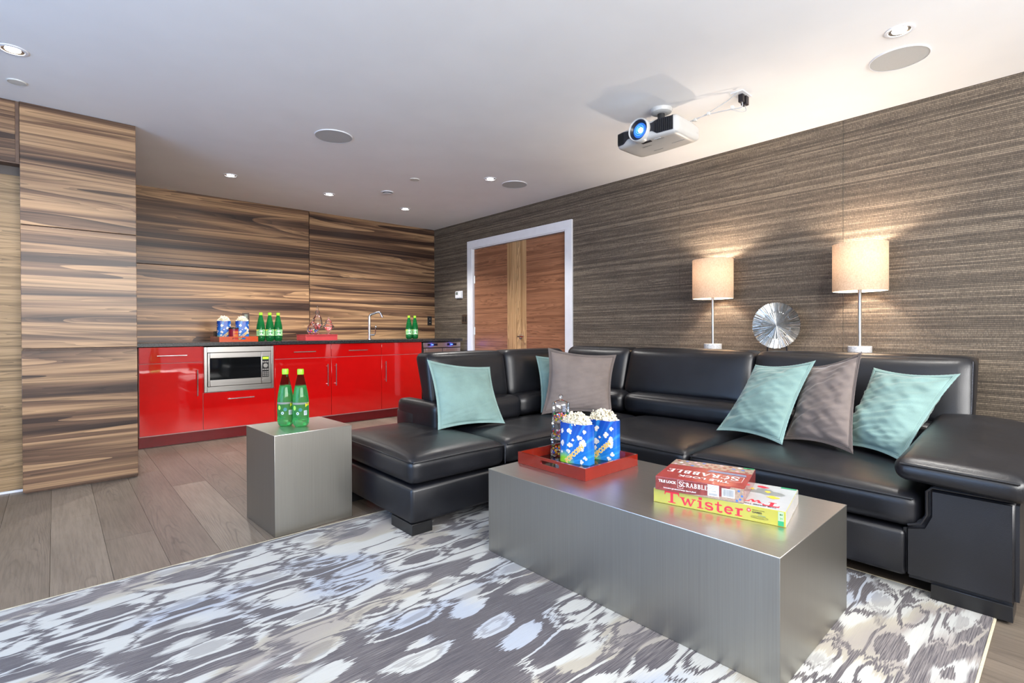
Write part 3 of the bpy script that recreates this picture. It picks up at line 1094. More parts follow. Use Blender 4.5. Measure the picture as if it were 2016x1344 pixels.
def tray_open(loc, sx, sy, h, label, rz=0, handle_dirs=('y',), mat='tray'):
    """open lacquer tray, slots in the two short walls"""
    t = thing('serving_tray', label, 'tray', loc, rz, 'lacquer serving trays')
    th = .009
    B('tray_base', 'tray_in', t, -sx/2+th, sx/2-th, -sy/2+th, sy/2-th, .001, .009, world=False)
    mb = MB()
    hw, z0, z1 = .06, h*.42, h*.78

    def wall(fix, lo, hi, axis, slot):
        segs = []
        if slot:
            # wall with an oval slot: ring of quads between the rectangle and the oval
            N = 24
            ov = []
            for i in range(N):
                a = 2*PI*i/N
                cx = math.copysign(max(0, hw-(z1-z0)/2), math.cos(a)) if abs(math.cos(a)) > 1e-6 else 0
                ov.append((cx+(z1-z0)/2*math.cos(a), (z0+z1)/2+(z1-z0)/2*math.sin(a)))
            re = []
            for (u, v) in ov:
                a = math.atan2((v-h/2)/(h/2), u/((hi-lo)/2))
                m_ = max(abs(math.cos(a)), abs(math.sin(a)))
                re.append((math.cos(a)/m_*(hi-lo)/2, h/2+math.sin(a)/m_*h/2))
            # snap nearest to corners
            for cx_, cz_ in ((lo, 0), (hi, 0), (lo, h), (hi, h)):
                j = min(range(N), key=lambda q: (re[q][0]-cx_)**2/((hi-lo)**2)+(re[q][1]-cz_)**2/h**2)
                re[j] = (cx_, cz_)
            vs = []
            for d in (0, 1):
                off = fix+(th if d else 0)
                for (u, v) in ov+re:
                    vs.append((u, off, v) if axis == 'x' else (off, u, v))
            fs = []
            for i in range(N):
                j = (i+1) % N
                fs += [(i, j, N+j, N+i), (2*N+i, 3*N+i, 3*N+j, 2*N+j), (i, 2*N+i, 2*N+j, j), (N+i, N+j, 3*N+j, 3*N+i)]
            mb.add(vs, fs)
        else:
            if axis == 'x':
                mb.box(lo, hi, fix, fix+th, 0, h)
            else:
                mb.box(fix, fix+th, lo, hi, 0, h)
    sl_y = 'y' in handle_dirs
    wall(-sy/2, -sx/2, sx/2, 'x', not sl_y)
    wall(sy/2-th, -sx/2, sx/2, 'x', not sl_y)
    wall(-sx/2, -sy/2+th, sy/2-th, 'y', sl_y)
    wall(sx/2-th, -sy/2+th, sy/2-th, 'y', sl_y)
    mb.obj('tray_rim', mat, t, False, smooth=False)
    return t


def blob(cx, cy, r, seed, ax=1.0):
    """irregular popped-corn outline: union-like outline of four overlapping lobes"""
    rnd = random.Random(seed)
    lobes = [(rnd.uniform(.3, .6)*math.cos(k_*1.57+rnd.uniform(-.5, .5)), rnd.uniform(.3, .6)*math.sin(k_*1.57+rnd.uniform(-.5, .5)), rnd.uniform(.3, .52)) for k_ in range(4)]
    out = []
    n = 40
    for i in range(n):
        a = 2*PI*i/n
        best = .3
        for (lx, ly, lr) in lobes:
            d = lx*math.cos(a)+ly*math.sin(a)
            q = lr*lr-(lx*lx+ly*ly-d*d)
            if q > 0:
                best = max(best, d+math.sqrt(q))
        best *= 1+.05*math.sin(13*a+seed)
        out.append((cx+ax*r*best*math.cos(a), cy+r*best*math.sin(a)))
    return out


def popcorn_bag(loc, rz, label, glabel, wdt=.155, dep=.075, h=.19, seed=1):
    """paper bag whose printed front faces local -y"""
    t = thing('popcorn_bag', label, 'bag', loc, rz, 'blue popcorn bags')

    def ringpt(a, z):
        k_ = min(1, z/(h*.5))
        n_ = 5-2.6*k_*.6
        c, s = math.cos(a), math.sin(a)
        ww = wdt/2*(1+.0*k_)
        dd = dep/2*(1+.16*k_)
        return (math.copysign(abs(c)**(2/n_), c)*ww, math.copysign(abs(s)**(2/n_), s)*dd, z)
    NA, NZ = 64, 10
    vs = []
    for j in range(NZ+1):
        for i in range(NA):
            a = 2*PI*i/NA
            p = list(ringpt(a, h*j/NZ))
            if j == NZ:
                p[2] += .0015*math.sin(60*a)
            vs.append(p)
    fs = [(j*NA+i, j*NA+(i+1) % NA, (j+1)*NA+(i+1) % NA, (j+1)*NA+i) for j in range(NZ) for i in range(NA)]
    fs.append(tuple(range(NA))[::-1])
    mb = MB().add(vs, fs)
    bag = mb.obj('paper_bag', 'bag', t, False, angle=60)

    def fn(u, v, l):
        # front surface at x=u
        k_ = min(1, v/(h*.5))
        n_ = 5-2.6*k_*.6
        q = max(0, 1-(min(1, abs(u)/(wdt/2)))**n_)**(1/n_)
        return (max(-wdt/2, min(wdt/2, u)), -dep/2*(1+.16*k_)*q-l, v)
    mb = MB()
    for i, (u, v, r_, ax) in enumerate(((-.062, .153, .016, .7), (-.018, .154, .017, 1), (.032, .127, .017, 1), (.058, .156, .014, .7), (-.001, .113, .008, 1), (-.06, .092, .018, .7),
                                        (-.02, .088, .018, 1), (-.026, .058, .0125, 1), (.052, .092, .034, .6), (.062, .034, .014, .9), (.044, .012, .013, 1), (-.064, .05, .01, .7))):
        MB().poly(blob(u, v, r_, seed*50+i, ax), fn, .0012).obj('printed_popcorn', 'popwhite', bag, False)
    mb = MB()
    mb.text('POPCORN', .029, -.036, -.003, fn, .0026, bold=.0009, rot=R(43), sx=.92, shear=.12)
    mb.obj('lettering', 'letter_y', bag, False)
    mb = MB()
    mb.text('POPCORN', .029, -.036, -.003, fn, .0019, bold=.0026, rot=R(43), sx=.92, shear=.12)
    mb.obj('lettering_outline', 'letter_w', bag, False)
    # the heap
    mb = MB()
    rnd = random.Random(seed)
    random.seed(seed)

    def dome(a, b):
        q = b
        return (q*math.cos(2*PI*a)*(wdt/2-.004), q*math.sin(2*PI*a)*(dep/2*1.16-.003), h-.014+.034*(1-q**3))
    mb.grid(dome, 28, 5)
    for i in range(190):
        a = rnd.uniform(0, 2*PI)
        q = math.sqrt(rnd.random())
        px_ = q*math.cos(a)*(wdt/2-.008)
        py_ = q*math.sin(a)*(dep/2*1.16-.006)
        zz = h-.008+.052*(1-q**3)*rnd.uniform(.45, 1)+.006*rnd.random()
        for _ in range(4):
            mb.ico((px_+rnd.gauss(0, .0042), py_+rnd.gauss(0, .0042), zz+rnd.gauss(0, .0038)), rnd.uniform(.003, .0052), 2 if i % 2 else 1, .22)
    hp = mb.obj('popcorn_heap', 'pop', None)
    hp.location = loc
    hp.rotation_euler = (0, 0, rz)
    tag(hp, glabel, 'popcorn', 'popcorn heaps', 'stuff')
    return t


# tray on the worktop with two bags and a tin
tray_open((1.375, 5.815, .94), .352, .39, .052, 'orange-red lacquer tray on the worktop holding popcorn bags and a tin', 0, ('x',), 'tray_k')
popcorn_bag((1.285, 5.83, .95), R(-8), 'blue popcorn bag on the worktop tray, left of the maroon tin', 'popcorn heaped in the left bag on the worktop', .125, .075, .2, 3)
popcorn_bag((1.455, 5.83, .95), R(-10), 'blue popcorn bag on the worktop tray, right of the maroon tin', 'popcorn heaped in the right bag on the worktop', .125, .075, .2, 4)
tn = thing('popcorn_tin', 'round maroon tin with black lid standing in front of worktop bags', 'tin', (1.355, 5.745, .949))
MB().lathe([(0, 0), (.044, 0), (.045, .003), (.045, .125), (0, .125)], 32).obj('tin_body', 'redtin', tn, False)
MB().lathe([(.0465, .119), (.0465, .131), (.044, .134), (.01, .134), (.01, .139), (0, .139)], 32).obj('lid', 'black', tn, False)


def tinfn(u, v, l):
    a = -PI/2-.25+u/.045
    return ((.045+l)*math.cos(a), (.045+l)*math.sin(a), v)


mb = MB()
mb.rect(-.004, .01, .046, .1, tinfn, .0008, 8)
tl = mb.obj('tin_label', 'redtin_l', tn, False)
mb = MB()
for i in range(4):
    mb.stroke([(.012+i*.007, .03), (.008+i*.009, .065)], .0025, tinfn, .0014)
mb.text('POPCORN', .011, .002, .082, tinfn, .0014, bold=.0003, sx=.85)
mb.stroke([(-.002, .012), (-.002, .09), (.004, .098), (.038, .098), (.044, .09), (.044, .012)], .0015, tinfn, .0014)
mb.obj('tin_print', 'letter_y', tl, False)
bx = tag(MB().bev(1.222, 1.262, 5.9, 5.98, .95, 1.045, b=.003).obj('small_box', 'black'), 'small black box behind the left popcorn bag on the worktop tray', 'box')

# coral tray (turned over) with three apothecary jars
t2 = thing('serving_tray', 'coral red tray turned upside down on the worktop under glass jars', 'tray', (2.212, 5.765, .94), 0, 'lacquer serving trays')
mb = MB()
mb.bev(-.178, .178, -.14, .14, .0, .062, b=.003)
mb.obj('tray_shell', 'tray_red', t2, False)
mb = MB()
mb.box(-.181, .181, -.143, .143, .0615, .066)
mb.obj('tray_rim', 'tray_red', t2, False, smooth=False)


def candy_heap(mb, c, r, h, n, cr, seed, shape=None):
    rnd = random.Random(seed)
    for i in range(n):
        a = rnd.uniform(0, 2*PI)
        zz = rnd.random()
        rr = (shape(zz) if shape else r)-cr*1.1
        q = math.sqrt(rnd.uniform(.12, 1))
        mb.cur = rnd.randrange(len(CANDY))
        mb.ico((c[0]+q*rr*math.cos(a), c[1]+q*rr*math.sin(a), c[2]+cr+zz*h), cr, 2)
    mb.cur = 0


ZJ = 1.006
# 1 low globe jar with gumballs
j = thing('candy_jar', 'round glass jar half full of bright gumballs, at the left on the coral tray', 'jar', (2.145, 5.71, ZJ), 0, 'glass candy jars')
MB().lathe([(0, .002), (.035, 0), (.048, .008), (.06, .03), (.064, .055), (.058, .085), (.044, .105), (.034, .113), (.036, .118)], 36, cap=False).obj('jar_bowl', 'glass', j, False)
jl = MB().lathe([(.038, .118), (.03, .13), (.014, .142), (.007, .148), (.006, .156), (.011, .163), (.011, .172), (.004, .182), (0, .185)], 28, cap=False).obj('jar_lid', 'glass', j, False)
mb = MB()
candy_heap(mb, (2.145, 5.71, ZJ+.004), .055, .036, 75, .0075, 5, lambda z: .046+.014*z)
tag(mb.obj('gumballs', CANDY, None), 'coloured gumballs lying in the round glass jar', 'candy', None, 'stuff')
# 2 tall jar with tiered finial lid
j = thing('candy_jar', 'tallest glass jar with a pointed stacked lid, behind the gumball jar', 'jar', (2.235, 5.81, ZJ), 0, 'glass candy jars')
MB().lathe([(0, .004), (.042, .0), (.042, .006), (.012, .016), (.009, .04), (.02, .06), (.05, .09), (.058, .12), (.05, .15), (.045, .172)], 36, cap=False).obj('jar_bowl', 'glass', j, False)
MB().lathe([(.05, .172), (.05, .178), (.036, .2), (.02, .222), (.018, .232), (.027, .25), (.02, .268), (.009, .276), (.014, .288), (.008, .302), (.005, .31), (.008, .318), (.002, .335), (0, .337)], 28, cap=False).obj('jar_lid', 'glass', j, False)
mb = MB()
candy_heap(mb, (2.235, 5.81, ZJ+.072), .04, .035, 45, .0065, 6, lambda z: .028+.022*z)
tag(mb.obj('pink_candy', [CANDY[0], CANDY[6], CANDY[4], CANDY[6], CANDY[0], CANDY[6], CANDY[4], CANDY[6]], None), 'pink and red sweets inside the tallest glass jar', 'candy', None, 'stuff')
# 3 stemmed jar with a pagoda lid
j = thing('candy_jar', 'stemmed wide glass jar with domed lid, at the right on the coral tray', 'jar', (2.33, 5.73, ZJ), 0, 'glass candy jars')
MB().lathe([(0, .004), (.03, 0), (.03, .005), (.01, .014), (.008, .026), (.016, .034), (.045, .062), (.064, .084), (.058, .1), (.04, .112), (.04, .12)], 36, cap=False).obj('jar_bowl', 'glass', j, False)
MB().lathe([(.046, .12), (.045, .126), (.034, .138), (.036, .142), (.025, .16), (.01, .174), (.005, .18), (.009, .187), (.006, .196), (0, .2)], 28, cap=False).obj('jar_lid', 'glass', j, False)
mb = MB()
candy_heap(mb, (2.33, 5.73, ZJ+.042), .04, .034, 60, .0055, 8, lambda z: .018+.038*z)
tag(mb.obj('peach_candy', [CANDY[3], CANDY[6], CANDY[4], CANDY[6], CANDY[0], CANDY[3], CANDY[4], CANDY[6]], None), 'orange and pink sweets inside the stemmed glass jar', 'candy', None, 'stuff')


# ------------------------------------------------------------------ wall fittings
def plate(name, label, cat, mat, cx, z0, z1, hw, face):
    t = thing(name, label, cat, (cx, 6.29, z0) if face == 'y' else (4.14, cx, z0))
    if face == 'y':
        B('plate', mat, t, cx-hw, cx+hw, 6.299, 6.3055, z0, z1, b=.002)
    else:
        B('plate', mat, t, 4.138, 4.1446, cx-hw, cx+hw, z0, z1, b=.002)
    return t


t = plate('wall_switch', 'bronze framed dimmer switch on walnut behind the popcorn bags', 'switch', 'bronze', 1.612, 1.128, 1.254, .036, 'y')
B('rocker', 'lcd', t, 1.595, 1.629, 6.295, 6.3, 1.155, 1.235, b=.002)
B('pilot_light', 'led_green', t, 1.628, 1.636, 6.2945, 6.299, 1.158, 1.168)
t = plate('wall_outlet', 'black wall outlet on walnut panel near the corner', 'outlet', 'black', 4.055, 1.125, 1.255, .036, 'y')
for z_ in (1.165, 1.215):
    B('socket', 'darkmetal', t, 4.04, 4.07, 6.297, 6.2995, z_-.017, z_+.017, b=.002)
    B('slot', 'grille', t, 4.046, 4.064, 6.2962, 6.2972, z_-.002, z_+.002)
t = plate('light_switch', 'dark double light switch on grasscloth beside the door casing', 'switch', 'bronze', 5.571, 1.139, 1.262, .06, 'x')
for y_ in (5.545, 5.597):
    r_ = B('rocker', 'black', t, 4.135, 4.139, y_-.016, y_+.016, 1.165, 1.235, b=.002)
    B('slider', 'bronze', r_, 4.131, 4.136, y_-.004, y_+.004, 1.19, 1.22, b=.001)
t = plate('thermostat', 'white square thermostat on grasscloth left of the door', 'thermostat', 'paint', 5.69, 1.485, 1.588, .075, 'x')
B('housing', 'paint', t, 4.118, 4.139, 5.622, 5.758, 1.49, 1.583, b=.006)
B('lcd', 'lcd', t, 4.1165, 4.1185, 5.69, 5.742, 1.535, 1.572)
T = Matrix.Translation((4.118, 5.65, 1.508)) @ Matrix.Rotation(R(-90), 4, 'Y')
MB().lathe([(.009, 0), (.009, .003), (0, .003)], 16, T).obj('button', 'cap', t)


# ------------------------------------------------------------------ ceiling fittings
def downlight(x, y, label, tilt=0):
    t = thing('downlight', label, 'ceiling light', (x, y, CEIL), 0, 'recessed ceiling downlights')
    MB().lathe([(.062, 0), (.062, -.004), (.056, -.006), (.047, -.0055), (.045, -.002)], 36, cap=False).obj('trim_ring', 'paint', t, False)
    MB().lathe([(.0455, -.003), (.04, -.001), (.034, -.001), (.031, -.0005)], 36, cap=False).obj('reflector', 'chrome', t, False)
    MB().lathe([(.032, -.001), (.03, -.004), (.018, -.0075), (0, -.0085)], 28).obj('lens', 'bulb', t, False)
    light('downlight_lamp', 'SPOT', (x, y, CEIL-.02), KITCHEN_W if y > 5 else SPOT_W, (1, .97, .92), parent=t, spot_size=R(118), spot_blend=.55, shadow_soft_size=.03)
    return t


DL = [(-.152, 3.721, 'bright recessed downlight nearest the walnut partition'),
      (3.114, .594, 'bright recessed downlight beside the big round speaker, top right'),
      (1.245, 5.349, 'recessed downlight over the microwave, leftmost of the kitchen three'),
      (2.206, 5.388, 'recessed downlight over the glass jars, middle of the kitchen three'),
      (3.159, 5.434, 'recessed downlight in front of the tap, rightmost of the kitchen three'),
      (3.157, 3.823, 'recessed downlight in front of the double door')]
for a in DL:
    downlight(*a)
# the same grid goes on behind the camera
downlight(-.152, .594, 'recessed downlight of the same row above the camera')
downlight(1.5, -.9, 'recessed downlight near the added fill light behind the camera')


def ceiling_disc(x, y, r, name, label, cat, mat, group=None):
    t = thing(name, label, cat, (x, y, CEIL), 0, group)
    MB().lathe([(r, 0), (r, -.005), (r-.004, -.007), (r-.006, -.006)], 40, cap=False).obj('rim', 'paint' if mat == 'grille' else mat, t, False)
    MB().lathe([(r-.005, -.0045), (r*.5, -.005), (0, -.005)], 40).obj('grille' if mat == 'grille' else 'cover', mat, t, False)
    return t


gsp = 'round ceiling speakers'
ceiling_disc(3.428, .656, .137, 'ceiling_speaker', 'large round grey ceiling speaker beside the top right downlight', 'speaker', 'grille', gsp)
ceiling_disc(1.58, 3.767, .137, 'ceiling_speaker', 'round ceiling speaker alone over the open floor, left of centre', 'speaker', 'grille', gsp)
ceiling_disc(3.46, 3.806, .13, 'ceiling_speaker', 'round ceiling speaker beside the downlight by the double door', 'speaker', 'grille', gsp)
ceiling_disc(-.156, 4.18, .044, 'cover_cap', 'small off-white cover disc on ceiling above the walnut partition', 'cap', 'cap', 'ceiling cover caps')
ceiling_disc(2.616, 4.319, .047, 'cover_cap', 'small off-white cover disc on ceiling in mid room', 'cap', 'cap', 'ceiling cover caps')
t = thing('air_valve', 'small white round air vent with dark slot on the ceiling', 'vent', (2.638, 4.903, CEIL))
MB().lathe([(.066, 0), (.064, -.006), (.052, -.01), (.05, -.004)], 36, cap=False).obj('ring', 'paint', t, False)
MB().lathe([(.051, -.002), (0, -.002)], 36).obj('throat', 'black', t, False)
MB().lathe([(.046, -.016), (.044, -.019), (0, -.021)], 36).obj('disc', 'paint', t, False)

# ------------------------------------------------------------------ projector
pj = thing('projector', 'white ceiling projector with lit blue lens', 'projector', (3.04, 1.905, CEIL))
PX0, PX1, PY0, PY1, PZ0, PZ1 = 2.895, 3.19, 1.675, 2.135, 2.283, 2.4


def pwarp(q):
    x_, y_, z_ = q
    k_ = (y_-1.905)/.23
    # front bows out a little, body thins at the far-left end, back tapers
    if x_ > 3.08:
        z_ = z_-(x_-3.08)*.15*(1 if z_ > 2.34 else -.4)
    x_ -= .022*(1-k_*k_)*(1 if x_ < 3 else -.6)
    return (x_, y_, z_)


body = MB().rbox(PX0, PX1, PY0, PY1, PZ0, PZ1, .03, 14, 0, pwarp).obj('housing', 'proj', pj)


def pf(u, v, l):   # front face: u along -y from centre, v = z
    k_ = -u/.23
    return (PX0-.0225*(1-k_*k_)-.001-l, 1.905-u, v)


mb = MB()


def fpatch(u0, u1, va0, va1, vb0, vb1, n=10):
    for i in range(n):
        a, b = i/n, (i+1)/n
        ua, ub = u0+(u1-u0)*a, u0+(u1-u0)*b
        s0, s1 = a*a*(3-2*a), b*b*(3-2*b)
        mb.add([pf(ua, va0+(vb0-va0)*s0, 0), pf(ub, va0+(vb0-va0)*s1, 0), pf(ub, va1+(vb1-va1)*s1, 0), pf(ua, va1+(vb1-va1)*s0, 0)], [(0, 1, 2, 3)])


fpatch(-.215, -.17, 2.302, 2.385, 2.3, 2.385, 3)
fpatch(-.17, -.12, 2.3, 2.385, 2.325, 2.378)
fpatch(-.12, .055, 2.325, 2.378, 2.325, 2.378, 6)
fpatch(.055, .105, 2.325, 2.378, 2.3, 2.39)
fpatch(.105, .205, 2.3, 2.39, 2.3, 2.388, 6)
mb.obj('front_band', 'proj_dark', body)
mb = MB()
for i in range(9):
    u = .085+i*.0138
    p0 = pf(u, 2.305, .003)
    hgt = .03 if i == 0 else .04
    p = pf(u, 2.345, .003)
    mb.box(p[0]-.003, p[0]+.004, p[1]-.0026, p[1]+.0026, 2.345-hgt, 2.345+hgt)
mb.obj('right_grille', 'black', body)
mb = MB()
for i in range(7):
    p = pf(-.212+i*.0075, 2.343, .002)
    mb.box(p[0]-.002, p[0]+.003, p[1]-.0016, p[1]+.0016, 2.31, 2.378)
mb.obj('left_grille', 'black', body)
LC = Vector((PX0-.024, 1.93, 2.352))
T = Matrix.Translation(LC) @ Matrix.Rotation(R(-90), 4, 'Y')
ln = MB().lathe([(.075, -.03), (.077, .0), (.076, .02), (.071, .026), (.067, .024), (.066, .016)], 44, T, cap=False).obj('lens_ring', 'proj', pj)
MB().lathe([(.067, .017), (.056, .006), (.052, .0), (.05, .002), (.04, -.006)], 40, T, cap=False).obj('lens_barrel', 'proj_dark', ln)
MB().lathe([(.0505, .0), (.044, .006), (.03, .011), (.012, .014)], 40, T, cap=False).obj('lens_glass', 'lensblue', ln)
MB().lathe([(.034, .0098), (.02, .0128), (0, .0138)], 32, T).obj('lens_inner', 'lensglow', ln)
MB().lathe([(.017, .0135), (.008, .0152), (0, .0155)], 24, Matrix.Translation((0, -.014, -.006)) @ T).obj('lens_lamp', 'lenscore', ln)


def pbot(u, v, l):
    return (v, u, PZ0-.0008-l)


mb = MB()
mb.text('EPSON', .022, 1.985, 2.995, lambda u, v, l: (2.995-(v-2.995), 1.985-(u-1.985), PZ0-.0008-l), .0006, bold=.0005)
for a in ((2.93, 1.79, .05), (3.06, 1.72, .09), (3.1, 1.9, .07)):
    mb.box(a[0], a[0]+.004, a[1], a[1]+a[2], PZ0-.0012, PZ0+.004)
mb.obj('underside_print', 'ink_grey', body)
mb = MB()
mb.bev(2.905, 2.93, 1.875, 1.945, PZ0-.004, PZ0+.004, b=.002)
mb.obj('vent_cover', 'darkmetal', body)
MB().bev(2.91, 2.92, 1.805, 1.85, PZ0-.003, PZ0+.004, b=.001).obj('latch', 'grille', body)
for (x_, y_) in ((2.95, 1.735), (2.95, 2.075), (3.14, 1.74)):
    MB().cyl((x_, y_, 2.385), (x_, y_, 2.414), .012).obj('foot', 'black', pj)
mt = MB().lathe([(.072, CEIL), (.072, CEIL-.008), (.066, CEIL-.022), (.05, CEIL-.03), (.036, CEIL-.031)], 36, Matrix.Translation((3.03, 1.87, 0))).obj('mount_plate', 'proj', pj)
mb = MB()
mb.cyl((3.03, 1.87, CEIL-.03), (3.03, 1.87, 2.43), .024)
mb.bev(2.965, 3.1, 1.84, 1.9, 2.398, 2.428, b=.006)
mb.bev(3.0, 3.06, 1.8, 1.95, 2.4, 2.44, b=.006)
mb.obj('mount_arm', 'black', pj)
# wall plate with plugs and cables
sp = thing('ceiling_socket', 'white ceiling socket plate with two dark plugs', 'socket', (3.21, 1.416, CEIL))
B('plate', 'paint', sp, 3.145, 3.28, 1.378, 1.455, CEIL-.006, CEIL, b=.002)
p1 = B('plug', 'darkmetal', sp, 3.185, 3.215, 1.395, 1.425, CEIL-.055, CEIL-.006, b=.004)
p2 = B('plug', 'darkmetal', sp, 3.228, 3.268, 1.392, 1.428, CEIL-.06, CEIL-.006, b=.004)
cb = thing('projector_cable', 'pair of thin white cables running from socket plate to projector', 'cable', (3.15, 1.6, 2.44))


def bez(pts, n=8):
    out = []
    P = [Vector(p) for p in pts]
    for i in range(len(P)-1):
        a = P[max(0, i-1)]
        b = P[i]
        c = P[i+1]
        d = P[min(len(P)-1, i+2)]
        for k_ in range(n):
            t_ = k_/n
            out.append(.5*((2*b)+(c-a)*t_+(2*a-5*b+4*c-d)*t_*t_+(3*b-a-3*c+d)*t_**3))
    out.append(P[-1])
    return out


MB().tube(bez([(3.155, 1.42, CEIL-.008), (3.15, 1.48, 2.475), (3.13, 1.6, 2.43), (3.11, 1.69, 2.402)]), .0024, 6).obj('cable', 'cable', cb)
MB().tube(bez([(3.2, 1.405, 2.46), (3.2, 1.41, 2.43), (3.17, 1.46, 2.425), (3.13, 1.6, 2.423), (3.1, 1.7, 2.403)]), .0034, 6).obj('cable', 'cable', cb)
MB().tube(bez([(3.248, 1.41, 2.456), (3.25, 1.405, 2.42), (3.21, 1.42, 2.41), (3.17, 1.46, 2.423)]), .0022, 6).obj('cable', 'cable', cb)
for (x_, y_, z_) in ((3.172, 1.455, 2.437), (3.132, 1.59, 2.43), (3.112, 1.67, 2.41)):
    B('cable_clip', 'cap', cb, x_-.01, x_+.01, y_-.008, y_+.008, z_-.012, z_+.008, b=.002)
# the screen the projector throws at, on the wall out of frame at left
s_ = thing('projection_screen', 'wide projection screen lit blue on the left wall', 'screen', (-2.19, 1.9, 1.2))
B('screen_surface', 'screen', s_, -2.19, -2.185, .4, 3.4, .5, 2.15)
mb = MB()
for a in ((.34, .4, .44, 2.21), (3.4, 3.46, .44, 2.21), (.4, 3.4, .44, .5), (.4, 3.4, 2.15, 2.21)):
    mb.bev(-2.198, -2.17, a[0], a[1], a[2], a[3], b=.004)
mb.obj('screen_frame', 'black', s_)

# ================================================================== SOFA
so = thing('sectional_sofa', 'large black leather L-shaped sectional sofa', 'sofa', (2.5, 2.2, 0))


def seat(x0, x1, y0, y1, z0=.258, z1=.395, puff=.028, r=.045, n=18, sides=0):
    return MB().rbox(x0, x1, y0, y1, z0, z1, r, n, (sides, sides, sides, sides, 0, puff)).obj('seat_cushion', 'leather', so)


def piping(pts, r=.0045, closed=False, parent=None):
    return MB().tube(pts, r, 6, closed).obj('piping', 'leather', parent or so)


# frames
B('base', 'leather', so, 1.322, 2.55, 2.225, 3.2, .066, .25, b=.02)
B('base', 'leather', so, 2.482, 3.62, .45, 3.2, .066, .25, b=.02)
mb = MB()
mb.bev(1.79, 3.65, 2.98, 3.22, .1, .5, b=.02)
mb.bev(3.45, 3.66, .2, 3.2, .1, .5, b=.02)
mb.obj('back_frame', 'leather', so)
# seats
s1 = seat(1.318, 1.945, 2.222, 3.19, puff=.032)
s2 = seat(1.948, 3.3, 2.222, 2.8, puff=.026)
s3 = seat(2.48, 3.36, 1.388, 2.23, puff=.03)
s4 = seat(2.48, 3.36, .41, 1.382, puff=.03)
ZP = .378
piping([(1.326, 3.15, ZP), (1.323, 2.7, ZP+.003), (1.322, 2.26, ZP), (1.335, 2.226, ZP), (1.37, 2.222, ZP), (1.65, 2.221, ZP+.004), (1.93, 2.223, ZP)], .0046, parent=s1)
piping([(1.96, 2.223, ZP), (2.2, 2.221, ZP+.003), (2.47, 2.223, ZP)], .0046, parent=s2)
piping([(2.484, 1.405, ZP), (2.481, 1.8, ZP+.004), (2.484, 2.2, ZP)], .0046, parent=s3)
piping([(2.484, .43, ZP), (2.481, .9, ZP+.004), (2.484, 1.365, ZP)], .0046, parent=s4)


def dashes(a, b, n, r=.0016):
    a = Vector(a)
    b = Vector(b)
    mb = MB()
    for i in range(n):
        p = a.lerp(b, (i+.15)/n)
        q = a.lerp(b, (i+.75)/n)
        mb.tube([p, q], r, 4)
    return mb


dashes((1.937, 2.2195, .27), (1.937, 2.2195, .37), 12).obj('stitching', 'stitch', s1)
# lumbar rolls
MB().rbox(1.8, 2.555, 2.72, 3.05, .4, .568, .05, 14, (.0, 0, .012, 0, 0, .006)).obj('lumbar_roll', 'leather', so)
MB().rbox(2.56, 3.42, 2.76, 3.05, .4, .565, .06, 14, (.0, 0, .014, 0, 0, .006)).obj('lumbar_roll', 'leather', so)
MB().rbox(3.26, 3.6, 2.37, 3.05, .4, .56, .06, 14, (.012, 0, 0, 0, 0, .006)).obj('lumbar_roll', 'leather', so)
MB().rbox(3.26, 3.6, 1.42, 2.365, .4, .56, .06, 14, (.014, 0, 0, 0, 0, .006)).obj('lumbar_roll', 'leather', so)
MB().rbox(3.26, 3.6, .42, 1.415, .4, .56, .06, 14, (.014, 0, 0, 0, 0, .006)).obj('lumbar_roll', 'leather', so)
# low end block carrying the backrest at the chaise end
MB().rbox(1.795, 1.9, 2.73, 3.22, .28, .57, .035, 12, (.004, 0, 0, 0, 0, .004)).obj('end_block', 'leather', so)


# head rests, tilted
def back_x(x0, x1):
    def wp(q):
        t_ = (q.z-.54)/.34
        th = .125+.07*min(1, max(0, t_))
        yy = (q.y-2.97)/.1         # -1 front .. 1 back
        return (q.x, 2.865+.05*t_+(yy+1)/2*th, q.z)
    mb = MB().rbox(x0, x1, 2.87, 3.07, .54, .888, .05, 16, (0, 0, .018, .006, 0, .004), wp)
    o = mb.obj('backrest', 'leather', so)
    return o


def back_y(y0, y1):
    def wp(q):
        t_ = (q.z-.545)/.34
        th = .13+.07*min(1, max(0, t_))
        xx = (q.x-3.5)/.1
        return (3.375+.1*t_+(xx+1)/2*th, q.y, q.z)
    mb = MB().rbox(3.4, 3.6, y0, y1, .545, .897, .05, 16, (.02, .006, 0, 0, 0, .004), wp)
    return mb.obj('backrest', 'leather', so)


bk1 = back_x(1.862, 2.552)
bk2 = back_x(2.558, 3.23)
bk3 = back_y(2.45, 3.12)
bk4 = back_y(1.452, 2.444)
bk5 = back_y(.35, 1.446)
dashes((3.4, .358, .57), (3.478, .358, .875), 40, .0016).obj('stitching', 'stitch', bk5)
dashes((1.866, 2.875, .57), (1.866, 2.93, .86), 30, .0014).obj('stitching', 'stitch', bk1)
# arm: shaped front panel, thick pad with a rising back
ap = [(.135, .066), (.462, .066), (.462, .275), (.405, .29), (.388, .33), (.388, .44), (.135, .44)]
mb = MB()
n = len(ap)
vs = [(2.478, a, b) for a, b in ap]+[(3.62, a, b) for a, b in ap]
mb.add(vs, [tuple(range(n)), tuple(range(n, 2*n))[::-1]]+[(i, i+n, (i+1) % n+n, (i+1) % n) for i in range(n)])
bm = bmesh.new()
me = bpy.data.meshes.new('tmp')
me.from_pydata([tuple(v) for v in mb.v], [], mb.f)
bm.from_mesh(me)
bmesh.ops.recalc_face_normals(bm, faces=bm.faces[:])
bmesh.ops.bevel(bm, geom=[e for e in bm.edges if abs(e.calc_face_angle(0)) > .5], offset=.018, segments=3, affect='EDGES')
bm.verts.index_update()
mb = MB().add([v.co[:] for v in bm.verts], [[v.index for v in f.verts] for f in bm.faces])
bm.free()
